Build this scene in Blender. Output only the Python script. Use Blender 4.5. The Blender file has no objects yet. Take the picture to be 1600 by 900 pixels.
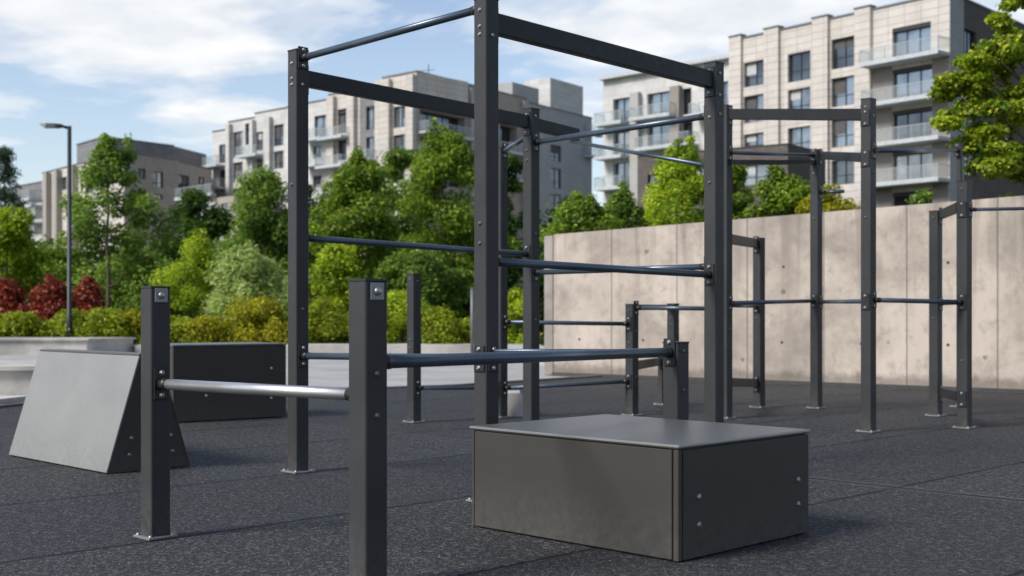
import bpy, math, random
import numpy as np
from mathutils import Vector, Matrix

random.seed(7)
sc = bpy.context.scene
COL = sc.collection
F, HC, HZ, CX = 1950.0, 1.05, 490.0, 800.0   # focal length in px, eye height, horizon row, centre column
S2 = math.sqrt(0.5)

def gxy(px, d):                 # ground x of an image column at depth d
    return (px-CX)*d/F
def zat(py, d):
    return HC+(HZ-py)*d/F

# ---------------------------------------------------------------- tagging
def tag(o, label=None, cat=None, group=None, kind=None):
    if label: o['label'] = label
    if cat: o['category'] = cat
    if group: o['group'] = group
    if kind: o['kind'] = kind
    return o
def empty(name, loc, label=None, cat=None, group=None, rz=0):
    o = bpy.data.objects.new(name, None); COL.objects.link(o)
    o.location = loc; o.rotation_euler = (0, 0, rz); o.empty_display_size = .1
    return tag(o, label, cat, group)
ABS = {}
def world_of(o):
    m = Matrix.Translation(o.location) @ o.rotation_euler.to_matrix().to_4x4()
    return world_of(o.parent) @ m if o.parent else m

class MB:
    """collects shapes in WORLD coordinates and links them as one mesh object"""
    def __init__(s):
        s.v = []; s.f = []; s.uv = {}; s.sm = set()
    def poly(s, pts, uvs=None, smooth=False):
        n = len(s.v); s.v += [tuple(p) for p in pts]
        s.f.append(tuple(range(n, n+len(pts))))
        if uvs: s.uv[len(s.f)-1] = uvs
        if smooth: s.sm.add(len(s.f)-1)
    def box(s, c, size, rz=0, bevel=0):
        x, y, z = size[0]/2, size[1]/2, size[2]/2
        M = Matrix.Translation(c) @ Matrix.Rotation(rz, 4, 'Z')
        s.boxm(M, x, y, z, bevel)
    def boxm(s, M, x, y, z, b=0):
        if b <= 0:
            n = len(s.v)
            for k in ((-1,-1,-1),(1,-1,-1),(1,1,-1),(-1,1,-1),(-1,-1,1),(1,-1,1),(1,1,1),(-1,1,1)):
                s.v.append(tuple(M @ Vector((k[0]*x, k[1]*y, k[2]*z))))
            for q in ((0,3,2,1),(4,5,6,7),(0,1,5,4),(1,2,6,5),(2,3,7,6),(3,0,4,7)):
                s.f.append(tuple(n+i for i in q))
            return
        # chamfered box : 24 verts
        n = len(s.v); idx = {}
        for sx in (-1,1):
            for sy in (-1,1):
                for sz in (-1,1):
                    for a in range(3):
                        p = [sx*(x-b), sy*(y-b), sz*(z-b)]
                        p[a] = (sx*x, sy*y, sz*z)[a]
                        idx[(sx,sy,sz,a)] = len(s.v); s.v.append(tuple(M @ Vector(p)))
        def g(sx,sy,sz,a): return idx[(sx,sy,sz,a)]
        for q in (1,-1):
            s.f.append(tuple([g(q,-1,-1,0),g(q,1,-1,0),g(q,1,1,0),g(q,-1,1,0)][::q]))
            s.f.append(tuple([g(-1,q,-1,1),g(-1,q,1,1),g(1,q,1,1),g(1,q,-1,1)][::q]))
            s.f.append(tuple([g(-1,-1,q,2),g(1,-1,q,2),g(1,1,q,2),g(-1,1,q,2)][::q]))
        for a_,b_ in ((1,1),(1,-1),(-1,1),(-1,-1)):
            w = a_*b_
            s.f.append(tuple([g(a_,b_,-1,0),g(a_,b_,-1,1),g(a_,b_,1,1),g(a_,b_,1,0)][::w]))
            s.f.append(tuple([g(a_,-1,b_,0),g(a_,1,b_,0),g(a_,1,b_,2),g(a_,-1,b_,2)][::w]))
            s.f.append(tuple([g(-1,a_,b_,1),g(-1,a_,b_,2),g(1,a_,b_,2),g(1,a_,b_,1)][::w]))
        for sx in (-1,1):
            for sy in (-1,1):
                for sz in (-1,1):
                    t = [g(sx,sy,sz,0),g(sx,sy,sz,1),g(sx,sy,sz,2)]
                    s.f.append(tuple(t if sx*sy*sz > 0 else t[::-1]))
    def tube(s, pts, rad, n=12, cap=True):
        pts = [Vector(p) for p in pts]
        if not hasattr(rad, '__len__'): rad = [rad]*len(pts)
        up = Vector((0,0,1)); rings = []
        for i, p in enumerate(pts):
            t = (pts[min(i+1,len(pts)-1)]-pts[max(i-1,0)]).normalized()
            u = t.cross(up)
            if u.length < .05: u = t.cross(Vector((1,0,0)))
            u.normalize(); w = t.cross(u).normalized(); n0 = len(s.v)
            for k in range(n):
                a = 2*math.pi*k/n
                s.v.append(tuple(p+(u*math.cos(a)+w*math.sin(a))*rad[i]))
            rings.append(n0)
        for a, b in zip(rings, rings[1:]):
            for k in range(n):
                s.sm.add(len(s.f)); s.f.append((a+k, b+k, b+(k+1)%n, a+(k+1)%n))
        if cap:
            s.f.append(tuple(rings[0]+k for k in range(n)))
            s.f.append(tuple(rings[-1]+k for k in reversed(range(n))))
    def lathe(s, M, prof, n=14):      # prof: (r, h) along M's z, first ring open, last closed
        rings = []
        for r, h in prof:
            n0 = len(s.v)
            for k in range(n):
                a = 2*math.pi*k/n; s.v.append(tuple(M @ Vector((r*math.cos(a), r*math.sin(a), h))))
            rings.append(n0)
        for a, b in zip(rings, rings[1:]):
            for k in range(n):
                s.sm.add(len(s.f)); s.f.append((a+k, a+(k+1)%n, b+(k+1)%n, b+k))
        s.f.append(tuple(rings[-1]+k for k in range(n)))
    def build(s, name, mat, parent=None):
        me = bpy.data.meshes.new(name)
        org = Vector((0,0,0))
        v = np.array(s.v, dtype=float)
        if parent:
            inv = np.array(world_of(parent).inverted())
            v = v @ inv[:3,:3].T + inv[:3,3]
            off = Vector((0,0,0))
        else:
            off = Vector(((v[:,0].min()+v[:,0].max())/2, (v[:,1].min()+v[:,1].max())/2, v[:,2].min()))
            v = v - np.array(off)
        me.from_pydata([tuple(p) for p in v], [], s.f)
        if s.uv:
            ul = me.uv_layers.new(name='UVMap')
            for i, uvs in s.uv.items():
                for li, uv in zip(me.polygons[i].loop_indices, uvs): ul.data[li].uv = uv
        for i in s.sm: me.polygons[i].use_smooth = True
        me.materials.append(mat); me.update()
        o = bpy.data.objects.new(name, me); COL.objects.link(o)
        o.location = off
        if parent: o.parent = parent
        return o

# ---------------------------------------------------------------- materials
def mat(name):
    m = bpy.data.materials.new(name); m.use_nodes = True
    nt = m.node_tree; nt.nodes.clear()
    return m, nt, nt.nodes, nt.links
def N(nt, typ, **kw):
    n = nt.nodes.new(typ)
    for k, v in kw.items():
        if k in n.inputs.keys() if hasattr(n.inputs,'keys') else False: n.inputs[k].default_value = v
        else: setattr(n, k, v)
    return n
def ramp(nt, stops, src=None):
    r = nt.nodes.new('ShaderNodeValToRGB'); e = r.color_ramp.elements
    while len(e) < len(stops): e.new(.5)
    for el, (p, c) in zip(e, stops):
        el.position = p; el.color = (c, c, c, 1) if not hasattr(c, '__len__') else (*c, 1)
    if src: nt.links.new(src, r.inputs[0])
    return r
def noise(nt, scale, detail=4, rough=.55, vec=None, dist=0):
    n = nt.nodes.new('ShaderNodeTexNoise'); n.inputs['Scale'].default_value = scale
    n.inputs['Detail'].default_value = detail; n.inputs['Roughness'].default_value = rough
    n.inputs['Distortion'].default_value = dist
    if vec: nt.links.new(vec, n.inputs['Vector'])
    return n
def mixc(nt, fac, a, b, blend='MIX'):
    m = nt.nodes.new('ShaderNodeMix'); m.data_type = 'RGBA'; m.blend_type = blend
    for sock, v in ((m.inputs[0], fac), (m.inputs[6], a), (m.inputs[7], b)):
        if isinstance(v, bpy.types.NodeSocket): nt.links.new(v, sock)
        elif hasattr(v, '__len__'): sock.default_value = (*v, 1)
        else: sock.default_value = v
    return m.outputs[2]
def math_(nt, op, a, b=0, c=None, clamp=False):
    m = nt.nodes.new('ShaderNodeMath'); m.operation = op; m.use_clamp = clamp
    for s_, v in zip(m.inputs, (a, b, c)):
        if v is None: continue
        if isinstance(v, bpy.types.NodeSocket): nt.links.new(v, s_)
        else: s_.default_value = v
    return m.outputs[0]
def bsdf(nt, color, rough, metal=0, spec=.5, bump=None, bump_s=.2, bump_d=.01):
    p = nt.nodes.new('ShaderNodeBsdfPrincipled'); o = nt.nodes.new('ShaderNodeOutputMaterial')
    for key, v in (('Base Color', color), ('Roughness', rough), ('Metallic', metal), ('Specular IOR Level', spec)):
        if isinstance(v, bpy.types.NodeSocket): nt.links.new(v, p.inputs[key])
        elif hasattr(v, '__len__'): p.inputs[key].default_value = (*v, 1)
        else: p.inputs[key].default_value = v
    if bump is not None:
        b = nt.nodes.new('ShaderNodeBump'); b.inputs['Strength'].default_value = bump_s
        b.inputs['Distance'].default_value = bump_d
        nt.links.new(bump, b.inputs['Height']); nt.links.new(b.outputs[0], p.inputs['Normal'])
    nt.links.new(p.outputs[0], o.inputs[0])
    return p
def geo(nt):
    return nt.nodes.new('ShaderNodeNewGeometry').outputs['Position']

def coated(name, c, rough, metal=0.0, peel=.12, var=.18, spec=.5, scratch=True):
    m, nt, _, L = mat(name); P = geo(nt)
    n1 = noise(nt, 3.5, 5, .6, P); n2 = noise(nt, 420, 2, .5, P); n3 = noise(nt, 26, 6, .7, P)
    dark = tuple(x*(1-var) for x in c); lite = tuple(min(1, x*(1+var)) for x in c)
    col = mixc(nt, ramp(nt, [(.3, 0), (.7, 1)], n1.outputs[0]).outputs[0], dark, lite)
    if scratch:
        dust = ramp(nt, [(.62, 0), (.80, .35*float(scratch))], n3.outputs[0])
        col = mixc(nt, dust.outputs[0], col, tuple(x*1.7+.02 for x in c))
        # dust gathers near the ground
        sep = nt.nodes.new('ShaderNodeSeparateXYZ'); L.new(P, sep.inputs[0])
        low = math_(nt, 'MULTIPLY', ramp(nt, [(0, 1), (.28, 0)], sep.outputs[2]).outputs[0], ramp(nt, [(.3, 0), (.7, .5)], n3.outputs[0]).outputs[0])
        col = mixc(nt, low, col, (.13, .125, .12))
    rv = 1 if scratch is True else .35
    r = ramp(nt, [(.3, rough-.07*rv), (.7, rough+.09*rv)], n3.outputs[0]).outputs[0]
    bsdf(nt, col, r, metal, spec, n2.outputs[0], peel, .002)
    return m

M_POST = coated('powder_coat_post', (.040, .041, .042), .47, 0.0, spec=.34)
M_BEAM = coated('powder_coat_beam', (.018, .019, .020), .45, 0.0, spec=.28)
M_BAR = coated('painted_tube', (.085, .115, .15), .30, .45, .0, .1, .5, False)
M_STEEL_BAR = coated('bare_steel_tube', (.60, .60, .59), .40, .9, .0, .1, .5, False)
M_CLAMP = coated('clamp_black', (.022, .023, .025), .38, 0.1)
M_ZINC = coated('zinc_bolt', (.40, .40, .39), .38, .8, .05)
M_GALV = coated('galvanised_plate', (.30, .305, .305), .5, .5, .1)
M_PANEL = coated('box_panel', (.055, .051, .044), .46, 0.0, .08, .04, .3, .5)
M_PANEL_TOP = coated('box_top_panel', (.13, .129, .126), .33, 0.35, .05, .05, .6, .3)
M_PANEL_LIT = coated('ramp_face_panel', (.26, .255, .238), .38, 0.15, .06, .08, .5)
M_EDGE = coated('panel_edge', (.03, .03, .028), .5, 0, .1)
M_HIGHLIGHT = coated('edge_highlight', (.55, .55, .54), .3, .8, 0, .05, .5, False)
M_STUD = coated('dull_rivet', (.16, .16, .16), .4, .5, .05, .1, .5, False)
M_LAMP = coated('lamp_post_paint', (.022, .026, .032), .45, .1)

def concrete(name, c, stain=.5, seam=0.0, scale=1.0):
    m, nt, _, L = mat(name); P = geo(nt)
    n1 = noise(nt, .9*scale, 8, .62, P, .4); n2 = noise(nt, 5*scale, 8, .7, P); n3 = noise(nt, 60, 4, .6, P)
    mp = nt.nodes.new('ShaderNodeMapping'); mp.inputs['Scale'].default_value = (5, 5, .35)
    L.new(P, mp.inputs[0]); n4 = noise(nt, 1.0, 6, .65, mp.outputs[0], .3)     # vertical streaks
    d = tuple(x*(.66) for x in c); w = tuple(min(1, x*1.17) for x in c)
    col = mixc(nt, ramp(nt, [(.34, 0), (.62, 1)], n1.outputs[0]).outputs[0], d, w)
    col = mixc(nt, math_(nt, 'MULTIPLY', ramp(nt, [(.50, 0), (.72, 1)], n4.outputs[0]).outputs[0], stain*.45), col, tuple(x*.5 for x in c))
    col = mixc(nt, math_(nt, 'MULTIPLY', ramp(nt, [(.50, 0), (.66, 1)], n2.outputs[0]).outputs[0], .5*stain+.04), col, tuple(x*.5 for x in c))
    vo = nt.nodes.new('ShaderNodeTexVoronoi'); vo.inputs['Scale'].default_value = 1.9; L.new(P, vo.inputs['Vector'])
    vn = math_(nt, 'ADD', vo.outputs['Distance'], math_(nt, 'MULTIPLY', n2.outputs[0], .22))
    pit = ramp(nt, [(.155, 1), (.20, 0)], vn)
    h = n3.outputs[0]
    if seam:
        col = mixc(nt, math_(nt, 'MULTIPLY', pit.outputs[0], .75*stain), col, (.07, .055, .045))
        uv = nt.nodes.new('ShaderNodeUVMap').outputs[0]
        sp = nt.nodes.new('ShaderNodeSeparateXYZ'); L.new(uv, sp.inputs[0])
        wob = math_(nt, 'ADD', sp.outputs[0], math_(nt, 'MULTIPLY', n2.outputs[0], .02))
        fr = math_(nt, 'PINGPONG', math_(nt, 'ADD', wob, 0.04), seam/2)
        ln = ramp(nt, [(0, 1), (.007, 1), (.016, 0)], fr)
        pc = nt.nodes.new('ShaderNodeTexWhiteNoise'); pc.noise_dimensions = '1D'
        L.new(math_(nt, 'FLOOR', math_(nt, 'DIVIDE', math_(nt, 'ADD', sp.outputs[0], .04), seam)), pc.inputs['W'])
        col = mixc(nt, math_(nt, 'MULTIPLY', pc.outputs[0], .14), col, tuple(x*.55 for x in c))
        col = mixc(nt, math_(nt, 'MULTIPLY', ln.outputs[0], .6), col, (.09, .075, .065))
        drip = math_(nt, 'MULTIPLY', ramp(nt, [(.48, 0), (.64, .45)], n4.outputs[0]).outputs[0], ramp(nt, [(.52, 0), (1.0, 1)], math_(nt, 'MULTIPLY', sp.outputs[1], .4)).outputs[0])
        col = mixc(nt, drip, col, tuple(x*.42 for x in c))
        # darker ragged band along the foot
        foot = ramp(nt, [(0, .55), (.10, .0)], math_(nt, 'ADD', sp.outputs[1], math_(nt, 'MULTIPLY', n2.outputs[0], -.25)))
        col = mixc(nt, foot.outputs[0], col, (.10, .085, .07))
        h = math_(nt, 'SUBTRACT', h, ln.outputs[0])
    h = math_(nt, 'ADD', h, math_(nt, 'MULTIPLY', pit.outputs[0], -.6))
    bsdf(nt, col, .85, 0, .3, h, .35, .01)
    return m
M_WALL = concrete('cast_concrete_wall', (.50, .43, .365), .85, 1.24)
M_KERB = concrete('kerb_concrete', (.50, .475, .435), .3)
M_PIER = concrete('pier_concrete', (.34, .305, .27), .5)
M_PAVE_EDGE = concrete('edging_concrete', (.17, .165, .16), .4)

def rubber():
    m, nt, _, L = mat('rubber_granule_tiles'); P = geo(nt)
    mp = nt.nodes.new('ShaderNodeMapping'); mp.inputs['Rotation'].default_value = (0, 0, math.radians(-45))
    L.new(P, mp.inputs[0]); sp = nt.nodes.new('ShaderNodeSeparateXYZ'); L.new(mp.outputs[0], sp.inputs[0])
    n1 = noise(nt, .55, 6, .6, P, .5); n2 = noise(nt, 75, 5, .75, P, .8); n3 = noise(nt, 90, 2, .6, P)
    n5 = noise(nt, 14, 6, .7, P, .4)
    vo = nt.nodes.new('ShaderNodeTexVoronoi'); vo.inputs['Scale'].default_value = 130; L.new(P, vo.inputs['Vector'])
    # rotated coords: x' = (X+Y)/sqrt2 (away-right), y' = (Y-X)/sqrt2 (away-left)
    wob = math_(nt, 'MULTIPLY', math_(nt, 'SUBTRACT', n5.outputs[0], .5), .018)
    a = math_(nt, 'PINGPONG', math_(nt, 'ADD', math_(nt, 'ADD', sp.outputs[0], wob), 10*6.2-6.98), 3.1)
    b = math_(nt, 'PINGPONG', math_(nt, 'ADD', math_(nt, 'ADD', sp.outputs[1], wob), 20*1.56-5.24), .78)
    sm = math_(nt, 'MINIMUM', math_(nt, 'MULTIPLY', a, .6), b)
    line = ramp(nt, [(0, 1), (.008, 1), (.019, 0)], sm).outputs[0]
    frag = ramp(nt, [(.30, .55), (.50, 1)], noise(nt, 2.2, 3, .5, P).outputs[0]).outputs[0]
    line = math_(nt, 'MULTIPLY', line, frag)
    col = mixc(nt, ramp(nt, [(.35, 0), (.68, 1)], n1.outputs[0]).outputs[0], (.017, .017, .018), (.030, .030, .032))
    col = mixc(nt, ramp(nt, [(.40, 0), (.66, .5)], n5.outputs[0]).outputs[0], col, (.040, .040, .042))
    nw = noise(nt, 24, 2, .5, P, 1.6); nk = noise(nt, 34, 2, .5, P); rid = math_(nt, 'ABSOLUTE', math_(nt, 'SUBTRACT', nw.outputs[0], .5))
    worm = ramp(nt, [(.0, 1), (.045, .8), (.10, 0)], rid).outputs[0]
    worm = math_(nt, 'MULTIPLY', worm, ramp(nt, [(.44, 0), (.54, 1)], nk.outputs[0]).outputs[0])
    amt = ramp(nt, [(.36, .3), (.60, 1)], n5.outputs[0]).outputs[0]
    worm = math_(nt, 'MULTIPLY', worm, amt)
    col = mixc(nt, math_(nt, 'MULTIPLY', worm, .8), col, (.23, .225, .22))
    col = mixc(nt, ramp(nt, [(.67, 0), (.71, 1)], n3.outputs[0]).outputs[0], col, (.75, .73, .70))
    col = mixc(nt, line, col, (.006, .006, .007))
    # each slab a little different
    wn = nt.nodes.new('ShaderNodeTexWhiteNoise'); wn.noise_dimensions = '2D'
    cb = nt.nodes.new('ShaderNodeCombineXYZ')
    L.new(math_(nt, 'FLOOR', math_(nt, 'DIVIDE', math_(nt, 'ADD', sp.outputs[0], -6.98+62), 6.2)), cb.inputs[0])
    L.new(math_(nt, 'FLOOR', math_(nt, 'DIVIDE', math_(nt, 'ADD', sp.outputs[1], -5.24+31.2), 1.56)), cb.inputs[1])
    L.new(cb.outputs[0], wn.inputs['Vector'])
    col = mixc(nt, math_(nt, 'MULTIPLY', wn.outputs[0], .35), col, (.022, .023, .027))
    h = math_(nt, 'ADD', math_(nt, 'MULTIPLY', n2.outputs[0], .6), math_(nt, 'MULTIPLY', worm, .9))
    seam_lip = math_(nt, 'MULTIPLY', ramp(nt, [(.010, 0), (.022, .40), (.06, 0)], math_(nt, 'MULTIPLY', a, .6)).outputs[0], frag)
    col = mixc(nt, seam_lip, col, (.16, .16, .165))
    h = math_(nt, 'SUBTRACT', h, math_(nt, 'MULTIPLY', line, 2.2))
    bsdf(nt, col, ramp(nt, [(.35, .62), (.7, .82)], n1.outputs[0]).outputs[0], 0, .32, h, 1.0, .012)
    return m
M_RUBBER = rubber()

def paving():
    m, nt, _, L = mat('plaza_paving'); P = geo(nt)
    br = nt.nodes.new('ShaderNodeTexBrick'); br.inputs['Scale'].default_value = 1.0
    br.inputs['Brick Width'].default_value = 1.2; br.inputs['Row Height'].default_value = .6
    br.inputs['Mortar Size'].default_value = .008
    br.inputs['Color1'].default_value = (.46, .45, .435, 1); br.inputs['Color2'].default_value = (.38, .37, .355, 1)
    br.inputs['Mortar'].default_value = (.2, .19, .18, 1)
    mp = nt.nodes.new('ShaderNodeMapping'); mp.inputs['Rotation'].default_value = (0, 0, .5)
    L.new(P, mp.inputs[0]); L.new(mp.outputs[0], br.inputs['Vector'])
    n1 = noise(nt, .7, 6, .6, P)
    col = mixc(nt, ramp(nt, [(.35, .35), (.65, 0)], n1.outputs[0]).outputs[0], br.outputs[0], (.24, .23, .22))
    bsdf(nt, col, .8, 0, .3, noise(nt, 60, 3, .5, P).outputs[0], .2, .005)
    return m
M_PAVE = paving()
def soil():
    m, nt, _, L = mat('planting_soil'); P = geo(nt)
    n1 = noise(nt, 1.5, 6, .6, P)
    col = mixc(nt, n1.outputs[0], (.02, .035, .010), (.06, .085, .02))
    bsdf(nt, col, .95, 0, .1, n1.outputs[0], .5, .1); return m
M_SOIL = soil()

def masonry(name, c1, c2, mortar, bw, rh, ms=.012, rough=.85, stain=.25, off=.5):
    m, nt, _, L = mat(name); P = geo(nt)
    uv = nt.nodes.new('ShaderNodeUVMap').outputs[0]
    br = nt.nodes.new('ShaderNodeTexBrick'); br.inputs['Scale'].default_value = 1.0
    br.inputs['Brick Width'].default_value = bw; br.inputs['Row Height'].default_value = rh
    br.inputs['Mortar Size'].default_value = ms; br.offset = off
    for k, c in (('Color1', c1), ('Color2', c2), ('Mortar', mortar)): br.inputs[k].default_value = (*c, 1)
    L.new(uv, br.inputs['Vector'])
    n1 = noise(nt, .35, 7, .65, P, .3); n2 = noise(nt, 2.2, 6, .7, P)
    col = mixc(nt, math_(nt, 'MULTIPLY', ramp(nt, [(.42, 0), (.7, 1)], n1.outputs[0]).outputs[0], stain), br.outputs[0], tuple(x*.45 for x in c1))
    col = mixc(nt, math_(nt, 'MULTIPLY', ramp(nt, [(.5, 0), (.7, 1)], n2.outputs[0]).outputs[0], stain), col, tuple(x*.6 for x in c2))
    bsdf(nt, col, rough, 0, .3, br.outputs['Fac'], -.3, .02)
    return m
M_STONE = masonry('beige_stone_cladding', (.66, .61, .555), (.60, .55, .495), (.38, .35, .315), 1.5, .62, .03, stain=.3, off=0)
M_WHITE = masonry('white_render_cladding', (.66, .65, .62), (.57, .555, .53), (.42, .41, .39), 1.6, .8, .02)
M_GREY = masonry('grey_brick_cladding', (.48, .48, .48), (.41, .41, .41), (.34, .335, .33), .6, .2, .03)
M_TAUPE = masonry('taupe_brick', (.47, .425, .38), (.38, .34, .30), (.30, .27, .24), .6, .2, .03)
M_DARKBRICK = masonry('dark_brown_brick', (.17, .145, .13), (.12, .10, .09), (.09, .08, .072), .5, .16, .02)
M_SLATE = masonry('slate_cladding', (.25, .25, .255), (.21, .21, .215), (.14, .14, .14), 1.2, .6, .02)
M_COPING = coated('coping_metal', (.16, .165, .17), .5, .3, .05, .1, .5, False)
M_ROOF = coated('roof_felt', (.09, .09, .09), .8, 0, .1, .1, .3, False)
M_FRAME = coated('window_frame_paint', (.022, .024, .027), .45, 0, .05, .1, .5, False)
M_SLAB = coated('balcony_slab_concrete', (.50, .53, .54), .7, 0, .1, .15, .3, False)
M_RAIL = coated('balcony_rail_metal', (.42, .45, .46), .4, .5, .05, .1, .5, False)

def glass(name, c, blind=None, rough=.06):
    m, nt, _, L = mat(name); P = geo(nt)
    n1 = noise(nt, .45, 3, .5, P)
    col = mixc(nt, ramp(nt, [(.4, 0), (.6, 1)], n1.outputs[0]).outputs[0], tuple(x*.6 for x in c), c)
    bsdf(nt, col, rough, .75, .8, noise(nt, .8, 2, .4, P).outputs[0], .06, .3)
    return m
M_GL = [glass('window_glass_blue', (.33, .37, .41)), glass('window_glass_dark', (.15, .17, .19)), glass('window_glass_grey', (.46, .47, .48), rough=.2)]
M_BLIND = coated('roller_blind', (.10, .095, .095), .7, 0, .05, .1, .3, False)
M_CURTAIN = coated('pale_curtain', (.50, .50, .49), .8, 0, .05, .1, .3, False)
def clear_glass():
    m, nt, _, L = mat('balustrade_glass')
    t = nt.nodes.new('ShaderNodeBsdfTransparent'); t.inputs[0].default_value = (.90, .93, .93, 1)
    d = nt.nodes.new('ShaderNodeBsdfPrincipled'); d.inputs['Base Color'].default_value = (.50, .54, .56, 1); d.inputs['Roughness'].default_value = .12
    x = nt.nodes.new('ShaderNodeMixShader'); x.inputs[0].default_value = .24; o = nt.nodes.new('ShaderNodeOutputMaterial')
    L.new(t.outputs[0], x.inputs[1]); L.new(d.outputs[0], x.inputs[2]); L.new(x.outputs[0], o.inputs[0]); return m
M_BGLASS = clear_glass()

def leafmat(name, dark, lite, hot=None, trans=.5):
    m, nt, _, L = mat(name)
    at = nt.nodes.new('ShaderNodeAttribute'); at.attribute_name = 'tint'
    sp = nt.nodes.new('ShaderNodeSeparateColor'); L.new(at.outputs['Color'], sp.inputs[0])
    f = math_(nt, 'ADD', math_(nt, 'MULTIPLY', sp.outputs[0], .5), math_(nt, 'MULTIPLY', sp.outputs[1], .5))
    col = mixc(nt, ramp(nt, [(.15, 0), (.85, 1)], f).outputs[0], dark, lite)
    if hot: col = mixc(nt, ramp(nt, [(.78, 0), (.95, .8)], sp.outputs[0]).outputs[0], col, hot)
    p = nt.nodes.new('ShaderNodeBsdfPrincipled'); L.new(col, p.inputs['Base Color'])
    p.inputs['Roughness'].default_value = .5; p.inputs['Specular IOR Level'].default_value = .35
    t = nt.nodes.new('ShaderNodeBsdfTranslucent'); L.new(mixc(nt, .5, col, (1, 1, .45), 'MULTIPLY'), t.inputs[0])
    x = nt.nodes.new('ShaderNodeMixShader'); x.inputs[0].default_value = trans; o = nt.nodes.new('ShaderNodeOutputMaterial')
    L.new(p.outputs[0], x.inputs[1]); L.new(t.outputs[0], x.inputs[2]); L.new(x.outputs[0], o.inputs[0]); return m
L_DEEP = leafmat('leaves_deep_green', (0.028, 0.063, 0.014), (0.089, 0.183, 0.028), (0.200, 0.296, 0.039))
L_RICH = leafmat('leaves_rich_green', (0.067, 0.133, 0.016), (0.279, 0.437, 0.039), (0.588, 0.640, 0.073))
L_MID = leafmat('leaves_mid_green', (0.089, 0.178, 0.031), (0.295, 0.447, 0.073), (0.528, 0.640, 0.105))
L_LIME = leafmat('leaves_lime', (0.148, 0.260, 0.017), (0.545, 0.696, 0.043), (0.800, 0.800, 0.085))
L_GOLD = leafmat('leaves_gold', (0.170, 0.190, 0.012), (0.580, 0.560, 0.030), (0.720, 0.680, 0.043))
L_HEDGE = leafmat('leaves_hedge', (0.150, 0.200, 0.014), (0.500, 0.600, 0.045), (0.680, 0.740, 0.060))
L_PALE = leafmat('leaves_pale', (0.300, 0.420, 0.120), (0.660, 0.780, 0.300), (0.800, 0.820, 0.480))
L_RED = leafmat('leaves_red', (0.103, 0.021, 0.016), (0.414, 0.069, 0.040), (0.632, 0.161, 0.057), .25)
L_CONIF = leafmat('needles_blue_green', (0.017, 0.042, 0.022), (0.065, 0.124, 0.051), None, .15)
def bark():
    m, nt, _, L = mat('bark'); P = geo(nt)
    n1 = noise(nt, 9, 6, .7, P); col = mixc(nt, n1.outputs[0], (.05, .038, .025), (.20, .16, .11))
    bsdf(nt, col, .9, 0, .2, n1.outputs[0], .6, .03); return m
M_BARK = bark()

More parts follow.
